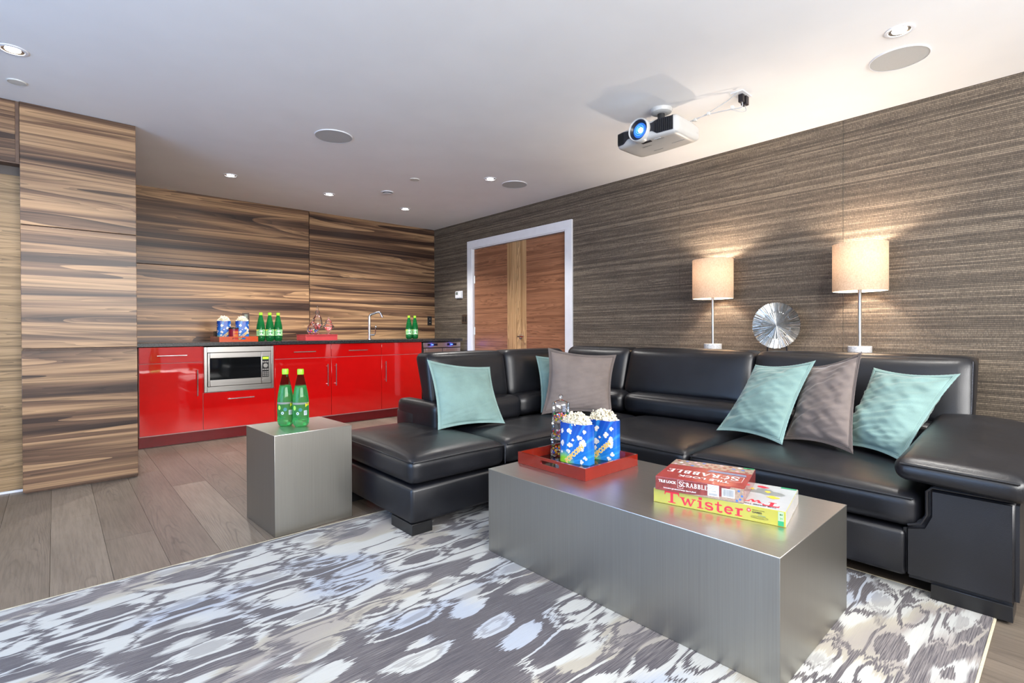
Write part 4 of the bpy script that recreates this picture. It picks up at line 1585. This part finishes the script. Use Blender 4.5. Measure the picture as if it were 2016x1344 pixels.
bpy.data.meshes.remove(me)
arm = mb.obj('arm', 'leather', so)
piping([(2.4765, .15, .438), (2.4765, .37, .438), (2.4765, .387, .42), (2.4765, .387, .33), (2.4765, .405, .291), (2.4765, .445, .277)], .0046, parent=arm)


def pad(q):
    t_ = (q.x-2.43)/.9
    up = .075*max(0, t_)**1.4*(1 if q.z > .49 else .5)
    hump = .018*math.sin(max(0, min(1, (q.y-.1)/.385))*PI)*(1 if q.z > .49 else 0)
    return (q.x, q.y, q.z+up+hump*t_-.012*(.3-q.y)/.2*(1 if q.z < .49 else .6))


pd = MB().rbox(2.425, 3.33, .105, .485, .445, .537, .042, 18, (.006, 0, 0, .004, 0, .014), pad).obj('arm_pad', 'leather', arm)
piping([pad(Vector((2.4235, .13+.33*i/12, .519))) for i in range(13)], .0046, parent=arm)
# feet
for a in ((1.325, 1.445, 2.228, 2.44), (1.325, 1.445, 2.96, 3.15), (3.4, 3.6, 3.0, 3.18), (2.482, 2.62, .15, .375), (3.45, 3.6, .15, .375)):
    B('foot', 'foot', so, a[0], a[1], a[2], a[3], .0115 if a[0] < 2.6 and a[2] < 2.7 else .0005, .068, b=.002)


# ================================================================== CUSHIONS
def pillow(bl, br, tr_, tl_, th, mat, edge, label, seed, pinch=.095, crease=1.0):
    bl, br, tr_, tl_ = map(Vector, (bl, br, tr_, tl_))
    c = (bl+br+tr_+tl_)/4
    t = thing('throw_pillow', label, 'cushion', tuple(c), 0, 'velvet throw pillows')
    nrm = (br-bl).cross(tl_-bl).normalized()
    rnd = random.Random(seed)
    off = Vector((rnd.uniform(0, 50), rnd.uniform(0, 50), 0))
    F = .925

    def base(u, v):
        uu = u*(1-pinch*(1-v*v)*abs(u)**1.5)
        vv = v*(1-pinch*(1-u*u)*abs(v)**1.5)
        a, b = (uu+1)/2, (vv+1)/2
        return bl*(1-a)*(1-b)+br*a*(1-b)+tr_*a*b+tl_*(1-a)*b

    def pt(u, v, sgn):
        eu, ev = min(1, abs(u)), min(1, abs(v))
        prof = max(0, (1-eu**2.2))**.62*max(0, (1-ev**2.2))**.62
        wr = 0
        if crease:
            q = noise.noise(Vector((u*1.6, v*1.6, 0))+off)
            q2 = noise.noise(Vector((u*2.0-v*1.5, v*6.5+u*2, 3))+off)
            q3 = noise.noise(Vector((u*1.6, v*11-u*3, 7))+off)
            edgew = .35+.65*max(eu, ev)
            wr = (.2*q+.16*q2*edgew+.2*q3*edgew)*crease*prof**.5
        z = th*(prof*(1+.0)+wr*.5)+.0015
        p = base(u*F, v*F)
        # belly sags a little downwards
        return p+nrm*sgn*z-Vector((0, 0, .012*prof))
    n = 56
    mb = MB()
    for sg in (1, -1):
        def fn(a, b, sg=sg):
            return pt(2*a-1, 2*b-1, sg)
        g0 = len(mb.f)
        mb.grid(fn, n, n)
        if sg < 0:
            mb.f[g0:] = [f[::-1] for f in mb.f[g0:]]
    mb.obj('cover', mat, t, angle=180)
    # flange: flat border with its own thickness
    mb = MB()
    for sg in (1, -1):
        for side in range(4):
            def fn(a, b, side=side, sg=sg):
                u = 2*a-1
                rr = F-.015+(1-F+.015)*b
                q = [(u*rr, -rr), (rr, u*rr), (-u*rr, rr), (-rr, -u*rr)][side]
                wv = .001*math.sin(u*70+side)*b
                return base(*q)+nrm*(sg*(.0035 if b < .99 else .0)+wv)
            g0 = len(mb.f)
            mb.grid(fn, 60, 3)
            if sg < 0:
                mb.f[g0:] = [f[::-1] for f in mb.f[g0:]]
    mb.obj('flange', edge, t, angle=60)
    mb = MB()
    for sg in (1,):
        pts = []
        for side in range(4):
            for i in range(30):
                u = 2*i/30-1
                q = [(u*F, -F), (F, u*F), (-u*F, F), (-F, -u*F)][side]
                pts.append(base(*q)+nrm*.0045)
        mb.tube(pts, .0022, 5, True)
    mb.obj('stitching', edge, t)
    return t


pillow((1.769, 2.662, .424), (2.227, 2.55, .424), (2.295, 2.79, .785), (1.79, 2.816, .856), .052, 'aqua', 'aqua_edge',
       'aqua velvet pillow alone on the chaise end of the sofa', 1)
pillow((2.68, 2.665, .43), (2.99, 2.45, .43), (3.24, 2.72, .84), (2.79, 2.83, .845), .05, 'aqua', 'aqua_edge',
       'aqua velvet pillow mostly hidden behind the taupe one in the sofa corner', 2)
pillow((2.62, 2.6, .432), (2.99, 2.245, .432), (3.1, 2.29, .86), (2.7, 2.61, .914), .06, 'taupe', 'taupe_edge',
       'taupe velvet pillow standing in the sofa corner', 3, .11, .8)
pillow((3.002, 1.478, .428), (2.871, 1.051, .428), (3.18, .985, .868), (3.33, 1.38, .818), .075, 'aqua', 'aqua_edge',
       'aqua velvet pillow on the long seat, left of the taupe one', 4, .105, 2.2)
pillow((3.02, 1.1, .428), (2.913, .738, .428), (3.125, .752, .926), (3.3, 1.08, .82), .075, 'taupe', 'taupe_edge',
       'taupe velvet pillow between two aqua ones on the long seat', 5, .105, 2.2)
pillow((3.08, .86, .428), (2.907, .545, .428), (3.21, .374, .828), (3.36, .755, .83), .08, 'aqua', 'aqua_edge',
       'aqua velvet pillow leaning at the sofa arm, rightmost of all', 6, .105, 2.2)

# ================================================================== CONSOLE, LAMPS, DISC
ct = thing('console_table', 'slim dark console table standing behind the sofa', 'table', (3.94, 1.5, 0))
B('top', 'console', ct, 3.8, 4.135, .4, 2.5, .825, .865, b=.003)
for (x_, y_) in ((3.82, .43), (4.08, .43), (3.82, 2.43), (4.08, 2.43)):
    B('leg', 'console', ct, x_, x_+.04, y_, y_+.04, .0005, .825, b=.003)


def lamp(x, y, label):
    t = thing('table_lamp', label, 'lamp', (x, y, .865), 0, 'table lamps behind the sofa')
    z = .0
    MB().lathe([(0, 0), (.067, 0), (.068, .002), (.068, .063), (.066, .065), (0, .065)], 40).obj('base', 'marble', t, False)
    st = MB().lathe([(.013, .065), (.013, .07), (.0105, .075), (.0105, .43), (.0165, .45), (.0165, .51), (.01, .515)], 20).obj('stem', 'nickel', t, False)
    MB().lathe([(.154, .428), (.1555, .429), (.1555, .741), (.154, .742)], 56, cap=False).obj('shade', 'shade', t, False)
    mb = MB()
    mb.tube([(.153*math.cos(2*PI*i/48), .153*math.sin(2*PI*i/48), .43) for i in range(48)], .002, 5, True)
    mb.obj('lower_ring', 'shade_in', t, False)
    mb = MB()
    mb.tube([(.153*math.cos(2*PI*i/48), .153*math.sin(2*PI*i/48), .74) for i in range(48)], .002, 5, True)
    for i in range(3):
        a = 2*PI*i/3
        mb.tube([(.15*math.cos(a), .15*math.sin(a), .738), (.012*math.cos(a), .012*math.sin(a), .738)], .002, 5)
    mb.obj('shade_frame', 'shade_in', t, False)
    MB().lathe([(.004, .64), (.004, .742), (.012, .745), (.012, .75), (0, .756)], 16).obj('finial', 'nickel', t, False)
    MB().lathe([(.012, .515), (.014, .525), (.02, .54), (.02, .55), (.012, .56), (0, .563)], 24).obj('bulb', 'halo', t, False)
    light('lamp_light', 'POINT', (x, y, 1.502), LAMP_W, (1, .87, .72), parent=t, shadow_soft_size=.035)
    return t


l1 = lamp(3.965, 1.98, 'table lamp with linen drum shade, the one nearer the door')
l2 = lamp(3.965, .968, 'table lamp with linen drum shade, the one right of the silver disc')
ds = thing('disc_sculpture', 'round silver sunburst disc on two-legged stand between lamps', 'sculpture', (4.0, 1.505, .865))
NR, NA = 26, 360
rnd = random.Random(4)
ridge = [rnd.uniform(-1, 1) for _ in range(NA)]
vs = []
fs = []
for i in range(NR+1):
    q = i/NR
    rr = .17*q
    for k_ in range(NA):
        a = 2*PI*k_/NA
        rg = ridge[k_ if q > .6 else (k_//2*2)]*.0034*min(1, q*1.5)*(1 if k_ % 2 else -.4)
        dp = -.016*(1-q*q)-.0 if q < .97 else 0
        re_ = rr*(1+(.012*ridge[(k_*7) % NA] if i == NR else 0))
        vs.append((dp*-1+rg*1.0, re_*math.sin(a), re_*math.cos(a)))
for i in range(NR):
    for k_ in range(NA):
        j = (k_+1) % NA
        fs.append((i*NA+k_, i*NA+j, (i+1)*NA+j, (i+1)*NA+k_))
T = Matrix.Translation((3.985, 1.505, 1.072))
mb = MB().add(vs, fs, T)
mb.obj('disc', 'silver', ds, angle=25)
T2 = Matrix.Translation((4.003, 1.505, 1.072)) @ Matrix.Rotation(R(90), 4, 'Y')
MB().lathe([(0, 0), (.165, -.004), (.17, -.014), (.168, -.018)], 60, T2, cap=False).obj('disc_back', 'darkmetal', ds)
mb = MB()
for y_ in (1.437, 1.573):
    mb.bev(4.006, 4.016, y_-.004, y_+.004, .875, .95, b=.001)
mb.bev(3.95, 4.05, 1.41, 1.6, .8655, .876, b=.002)
mb.obj('stand', 'darkmetal', ds)

# ================================================================== COFFEE TABLE, SIDE TABLE


def metal_block(name, label, loc, rz, sx, sy, h, grp=None):
    t = thing(name, label, 'table', loc, rz, grp)
    mb = MB()
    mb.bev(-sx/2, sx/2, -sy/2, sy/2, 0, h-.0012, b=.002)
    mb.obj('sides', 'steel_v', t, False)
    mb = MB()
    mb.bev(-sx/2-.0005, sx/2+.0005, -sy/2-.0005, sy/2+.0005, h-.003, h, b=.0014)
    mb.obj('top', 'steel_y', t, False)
    return t


CTZ = .395
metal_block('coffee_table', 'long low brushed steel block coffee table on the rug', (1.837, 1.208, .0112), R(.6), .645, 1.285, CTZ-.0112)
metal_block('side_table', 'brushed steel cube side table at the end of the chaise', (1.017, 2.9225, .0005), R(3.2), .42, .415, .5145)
bottle((.955, 2.955, .5155), 'green water bottle on the steel side table, the one further back', 'green bottles on the side table', False, .318, .043, R(-20))
bottle((1.012, 2.88, .5155), 'green water bottle on the steel side table, the nearer one', 'green bottles on the side table', False, .318, .043, R(-22))
# tray
tray_open((1.873, 1.617, CTZ+.0005), .385, .424, .054, 'orange-red lacquer tray on the coffee table with popcorn and candy tower', 0, ('y',))
TZ = CTZ+.01
popcorn_bag((1.873, 1.617, TZ), R(-78), 'blue popcorn bag on the coffee table tray, nearer to the candy tower', 'popcorn heaped in the left bag on the coffee table', .168, .068, .19, 1)
popcorn_bag((2.025, 1.578, TZ), R(-75), 'blue popcorn bag on the coffee table tray, behind and right of the other', 'popcorn heaped in the right bag on the coffee table', .165, .07, .195, 2)
JX, JY = 1.914, 1.76
j = thing('candy_tower', 'stacked glass candy tower with knob lid on the coffee table tray', 'jar', (JX, JY, TZ))
for i in range(3):
    z0 = i*.085
    r0, r1 = .055-.0045*i, .0515-.0045*i
    MB().lathe([(0, z0+.003), (r0-.004, z0+.001), (r0, z0+.004), (r1, z0+.08), (r1+.002, z0+.084)], 40, cap=False).obj('tier', 'glass', j, False)
MB().lathe([(.0445, .255), (.0445, .262), (.04, .272), (.02, .28), (.007, .284), (.006, .29), (.01, .298), (.01, .304), (.005, .311), (0, .313)], 32, cap=False).obj('lid', 'glass', j, False)
for i in range(3):
    mb = MB()
    candy_heap(mb, (JX, JY, TZ+.005+i*.085), .05-.0045*i, .03, 70, .0052, 20+i)
    tag(mb.obj('jelly_beans', CANDY, None), 'mixed coloured sweets in the %s tier of the candy tower' % ('bottom', 'middle', 'top')[i], 'candy', 'candy tower sweets', 'stuff')

# ------------------------------------------------------------------ board games


def glyphs(mb, word, u, v, hgt, fn, lift, sp=1.0):
    """chunky serif lettering drawn with strokes; unit height 1"""
    def arc(cx, cy, rx, ry, a0, a1, n=12):
        return [(cx+rx*math.cos(R(a0+(a1-a0)*i/n)), cy+ry*math.sin(R(a0+(a1-a0)*i/n))) for i in range(n+1)]
    G = {
        'T': (.9, [([(.45, 0), (.45, .95)], .24), ([(.0, .9), (.9, .9)], .2), ([(.06, .98), (.0, .62)], [.16, .06]), ([(.84, .98), (.9, .62)], [.16, .06]), ([(.22, .03), (.68, .03)], .08)]),
        'w': (.98, [([(.14, .6), (.32, 0)], [.2, .14]), ([(.32, 0), (.5, .58)], [.1, .1]), ([(.48, .6), (.66, 0)], [.2, .14]), ([(.66, 0), (.86, .6)], [.09, .09]), ([(.0, .6), (.3, .6)], .08), ([(.72, .6), (.98, .6)], .08)]),
        'i': (.4, [([(.2, 0), (.2, .6)], .2), ([(.02, .57), (.24, .57)], .09), ([(.02, .035), (.38, .035)], .08), ([(.1, .8), (.3, .8)], .2)]),
        's': (.52, [(arc(.26, .45, .18, .14, 20, 270), [.1]*6+[.16]*7), (arc(.26, .165, .19, .14, 90, -160), [.17]*7+[.1]*6), ([(.44, .62), (.42, .44)], [.03, .1]), ([(.05, 0), (.07, .18)], [.03, .1])]),
        't': (.46, [([(.2, .82), (.2, .14)], [.1, .2]), (arc(.32, .15, .14, .12, 180, 330), .12), ([(.02, .57), (.42, .57)], .1)]),
        'e': (.56, [(arc(.28, .3, .2, .25, 0, 320), .15), ([(.1, .31), (.5, .31)], .08)]),
        'r': (.56, [([(.2, 0), (.2, .6)], .2), ([(.02, .57), (.22, .57)], .09), ([(.02, .035), (.4, .035)], .08), (arc(.36, .36, .15, .2, 160, 60), [.08, .08, .08, .1, .1, .12, .14, .15, .16, .17, .18, .18, .16])]),
        'S': (.62, [(arc(.31, .74, .2, .2, 30, 270), [.08]*6+[.15]*7), (arc(.31, .25, .22, .22, 90, -160), [.16]*7+[.08]*6), ([(.5, 1), (.5, .72)], [.02, .08]), ([(.09, 0), (.09, .28)], [.02, .08])]),
        'C': (.74, [(arc(.4, .5, .32, .45, 45, 315, 18), [.07]*4+[.15]*11+[.07]*4), ([(.66, 1), (.66, .68)], [.02, .09])]),
        'R': (.8, [([(.2, 0), (.2, 1)], .17), (arc(.32, .74, .24, .22, 90, -90), .13), ([(.2, .96), (.34, .96)], .07), ([(.2, .52), (.34, .52)], .07), ([(.4, .5), (.72, .02)], .17), ([(.04, .03), (.36, .03)], .06), ([(.58, .03), (.82, .03)], .06), ([(.04, .97), (.2, .97)], .06)]),
        'A': (.86, [([(.12, 0), (.42, 1)], .07), ([(.42, 1), (.72, 0)], .17), ([(.24, .34), (.6, .34)], .06), ([(.0, .03), (.26, .03)], .06), ([(.56, .03), (.88, .03)], .06)]),
        'B': (.74, [([(.2, 0), (.2, 1)], .17), (arc(.34, .75, .22, .21, 90, -90), .13), (arc(.36, .26, .26, .23, 90, -90), .14), ([(.04, .97), (.36, .97)], .06), ([(.2, .52), (.36, .52)], .06), ([(.04, .03), (.38, .03)], .06)]),
        'L': (.66, [([(.2, 0), (.2, 1)], .17), ([(.04, .97), (.36, .97)], .06), ([(.04, .03), (.6, .03)], .07), ([(.6, 0), (.62, .28)], [.08, .02])]),
        'E': (.68, [([(.2, 0), (.2, 1)], .17), ([(.04, .97), (.58, .97)], .07), ([(.2, .52), (.48, .52)], .07), ([(.04, .03), (.6, .03)], .07), ([(.6, 0), (.62, .26)], [.08, .02]), ([(.58, 1), (.6, .76)], [.08, .02])]),
    }
    x_ = u
    for idx, ch in enumerate(word):
        wd, st = G[ch]
        k_ = hgt*(1.25 if (ch == 'S' and idx == 0 and word != 'Twister') else 1)
        dy = -.25*hgt*.5 if k_ != hgt else 0
        for q, (pts, ww) in enumerate(st):
            w2 = [a*k_ for a in ww] if hasattr(ww, '__len__') else ww*k_
            mb.stroke([(x_+p[0]*k_*sp, v+dy+p[1]*k_) for p in pts], w2, fn, lift+q*.00004)
        x_ += (wd+.06)*k_*sp
    return x_


def game(name, label, p0, rz, L, Wd, z0, h):
    """box: local x along its long side from corner p0, local y into depth"""
    t = thing(name, label, 'game box', (p0[0], p0[1], z0), rz, 'boxed board games')
    return t


def front(u, v, l):
    return (u, -l, v)


# Twister box
TL_, TW_, TH_ = .444, .283, .052
a1 = math.atan2(.636-1.07, 1.767-1.677)
gb = game('board_game_box', 'wide flat yellow and white game box lying on the coffee table', (1.677, 1.07), a1, TL_, TW_, CTZ+.0005, TH_)
bx = MB().bev(0, TL_, 0, TW_, 0, TH_-.001, b=.0012).obj('box', 'g_box', gb, False)
tp_ = B('lid_panel', 'w_box', gb, .001, TL_-.001, .001, TW_-.001, TH_-.0015, TH_, world=False)
B('end_panel', 'w_box', gb, TL_-.0004, TL_+.0006, .001, TW_-.001, .001, TH_-.002, world=False)
mb = MB()
glyphs(mb, 'Twister', .043, .008, .043, front, .0006, 1.36)
mb.obj('front_lettering', 'letter_r', bx, False)
mb = MB()
mb.text('GAMES', .0085, .342, .0285, front, .0008, bold=.0002, sx=1.15)
mb.text('WINNING MOVES', .0048, .342, .037, front, .0008, sx=1.0)
mb.stroke([(.338+.027+.027*math.cos(a), .0155+.004*math.sin(a)) for a in [2*PI*i/24 for i in range(25)]], .0008, front, .0008)
mb.text('winning-moves.com', .0042, .345, .0142, front, .0008)
mb.text('4+', .009, .4255, .036, front, .0011, bold=.0003)
mb.text('2+', .008, .4265, .024, front, .0011, bold=.0002)
mb.obj('small_print', 'letter_k', bx, False)
mb = MB()
mb.poly([(.332+.0065*math.cos(2*PI*i/14), .036+.0065*math.sin(2*PI*i/14)) for i in range(14)], front, .0008)
mb.obj('emblem', 'letter_r', bx, False)
mb = MB()
for i in range(5):
    a = PI/2+2*PI*i/5
    mb.poly([(.332+.0015*math.cos(a+.6), .036+.0015*math.sin(a+.6)), (.332+.0055*math.cos(a), .036+.0055*math.sin(a)), (.332+.0015*math.cos(a-.6), .036+.0015*math.sin(a-.6))], front, .0012)
mb.obj('emblem_star', 'letter_w', bx, False)
mb = MB()
mb.rect(.421, .018, .438, .049, front, .0006)
mb.obj('age_badge', 'label_green', bx, False)
mb = MB()
mb.rect(.421, .002, .438, .018, front, .0007)
mb.obj('price_badge', 'ink_green', bx, False)
mb = MB()
mb.stroke([(.36, .025), (.372, .023), (.384, .022)], .0015, front, .0008)
mb.obj('flourish', 'ink_teal', bx, False)


def topfn(u, v, l):     # lid read from the far side: u to the left, v towards the viewer
    return (TL_-u, TW_-v, TH_+l)


M_top = MB()
glyphs(M_top, 'Twister', .025, -.07, .046, lambda u, v, l: (TL_-u, -v, TH_+l), .0006, 1.2)
M_top.obj('lid_lettering', 'letter_r', tp_, False)
mb = MB()
mb.text('THE GAME THAT TIES YOU UP IN KNOTS', .0125, .03, -.022, lambda u, v, l: (TL_-u, -v, TH_+l), .0006, bold=.0004, sx=1.2)
mb.obj('lid_print', 'letter_k', tp_, False)
# abstract printed colour shapes on the lid
mb = MB()
mb.poly(blob(TL_-.09, .185, .05, 91, 1.5), lambda u, v, l: (u, v, TH_+l), .0005)
mb.obj('lid_shape', 'ink_grey', tp_, False)
mb = MB()
mb.poly(blob(TL_-.06, .13, .018, 92, 1.4), lambda u, v, l: (u, v, TH_+l), .0008)
mb.poly(blob(TL_-.085, .19, .016, 93, .7), lambda u, v, l: (u, v, TH_+l), .0008)
mb.poly(blob(TL_-.15, .2, .02, 95, .8), lambda u, v, l: (u, v, TH_+l), .0008)
mb.obj('lid_shape', 'letter_y', tp_, False)
mb = MB()
mb.poly(blob(TL_-.11, .24, .016, 94, 1.8), lambda u, v, l: (u, v, TH_+l), .0008)
mb.obj('lid_shape', 'letter_r', tp_, False)
mb = MB()
mb.rect(TL_-.055, TW_-.018, TL_-.004, TW_-.003, lambda u, v, l: (u, v, TH_+l), .0006)
mb.obj('lid_corner', 'ink_green', tp_, False)

# Scrabble box on top
SL_, SW_, SH_ = .303, .289, .05
a2 = math.atan2(.758-1.051, 1.739-1.658)
Z2 = CTZ+.0005+TH_+.0012
sb = game('board_game_box', 'square maroon shrink-wrapped game box stacked on the yellow one', (1.661, 1.052), a2, SL_, SW_, Z2, SH_)
bx = MB().bev(0, SL_, 0, SW_, 0, SH_-.001, b=.0012).obj('box', 'm_box', sb, False)
lid = B('lid_panel', 'm_top', sb, .001, SL_-.001, .001, SW_-.001, SH_-.0015, SH_, world=False)
mb = MB()
mb.text('TILE LOCK', .0125, .012, .0305, front, .0008, bold=.0004, sx=1.05)
glyphs(mb, 'SCRABBLE', .085, .0255, .0155, front, .0006, 1.0)
mb.text('Innovative gameboard keeps tiles in place!', .0068, .03, .0095, front, .0008, bold=.0001)
fr_ = [(.081, .018), (.081, .0465), (.1005, .0465), (.1005, .018), (.081, .018)]
mb.stroke(fr_, .0008, front, .0008)
mb.obj('front_lettering', 'letter_w', bx, False)
mb = MB()
mb.poly([(.225, .001), (.3025, .001), (.3025, .049), (.262, .049)], front, .0004)
mb.poly([(.12, .001), (.225, .001), (.235, .012)], front, .0004)
mb.obj('board_print', 'tan', bx, False)
mb = MB()
mb.rect(.185, .008, .223, .048, front, .0012)
mb.rect(.232, .012, .274, .042, front, .0012)
st_ = mb.obj('sticker', 'paper', bx, False)
mb = MB()
rnd = random.Random(3)
u = .2355
while u < .27:
    wd_ = rnd.choice((.0006, .001, .0014))
    mb.rect(u, .0155, u+wd_, .0395, front, .0016)
    u += wd_+rnd.choice((.0007, .0011))
u = .19
while u < .217:
    wd_ = rnd.choice((.0005, .0008))
    mb.rect(u, .0105, u+wd_, .0185, front, .0016)
    u += wd_+.0007
mb.text('$19.99', .006, .196, .0235, front, .0016, bold=.0002)
for i in range(3):
    mb.rect(.189, .033+i*.0045, .189+(.03, .026, .03)[i], .0342+i*.0045, front, .0016)
mb.obj('barcode', 'ink_grey', st_, False)
for (u, v) in ((.287, .04), (.291, .012), (.281, .006), (.297, .024)):
    MB().poly([(u-.005, v), (u, v-.0045), (u+.005, v), (u, v+.0045)], front, .0009).obj('board_square', 'ink_blue', bx, False)


def lidfn(u, v, l):
    return (u, v, SH_+l)


def lidr(u, v, l):
    return (SL_-u, -v, SH_+l)


mb = MB()
mb.add([lidfn(.001, .2, .0004), lidfn(.302, .2, .0004), lidfn(.302, .287, .0004), lidfn(.001, .287, .0004)], [(0, 1, 2, 3)])
lb_ = mb.obj('board_print', 'tan', lid, False)
rnd = random.Random(8)
for i in range(9):
    for k_ in range(3):
        u, v = .018+i*.033+(.016 if k_ % 2 else 0), .214+k_*.028
        if u < .295:
            MB().poly([(u-.009, v), (u, v-.009), (u+.009, v), (u, v+.009)], lidfn, .0008).obj('board_square', rnd.choice(('ink_blue', 'ink_pink', 'letter_w', 'm_top')), lid, False)
mb = MB()
mb.rect(.262, .272, .3, .286, lidfn, .0012)
mb.obj('lid_corner', 'ink_green', lid, False)
mb = MB()
mb.add([lidfn(.15, .16, .0006), lidfn(.29, .15, .0006), lidfn(.285, .178, .0006), lidfn(.16, .186, .0006)], [(0, 1, 2, 3)])
mb.obj('lid_ribbon', 'label_blue', lid, False)
mb = MB()
glyphs(mb, 'SCRABBLE', .03, -.13, .042, lidr, .0008, .95)
mb.text('TILE LOCK', .032, .055, -.06, lidr, .0012, bold=.0006, sx=1.15)
mb.stroke([(.018, -.14), (.018, -.07), (.075, -.07), (.075, -.14), (.018, -.14)], .0015, lidr, .0008)
mb.obj('lid_lettering', 'letter_w', lid, False)
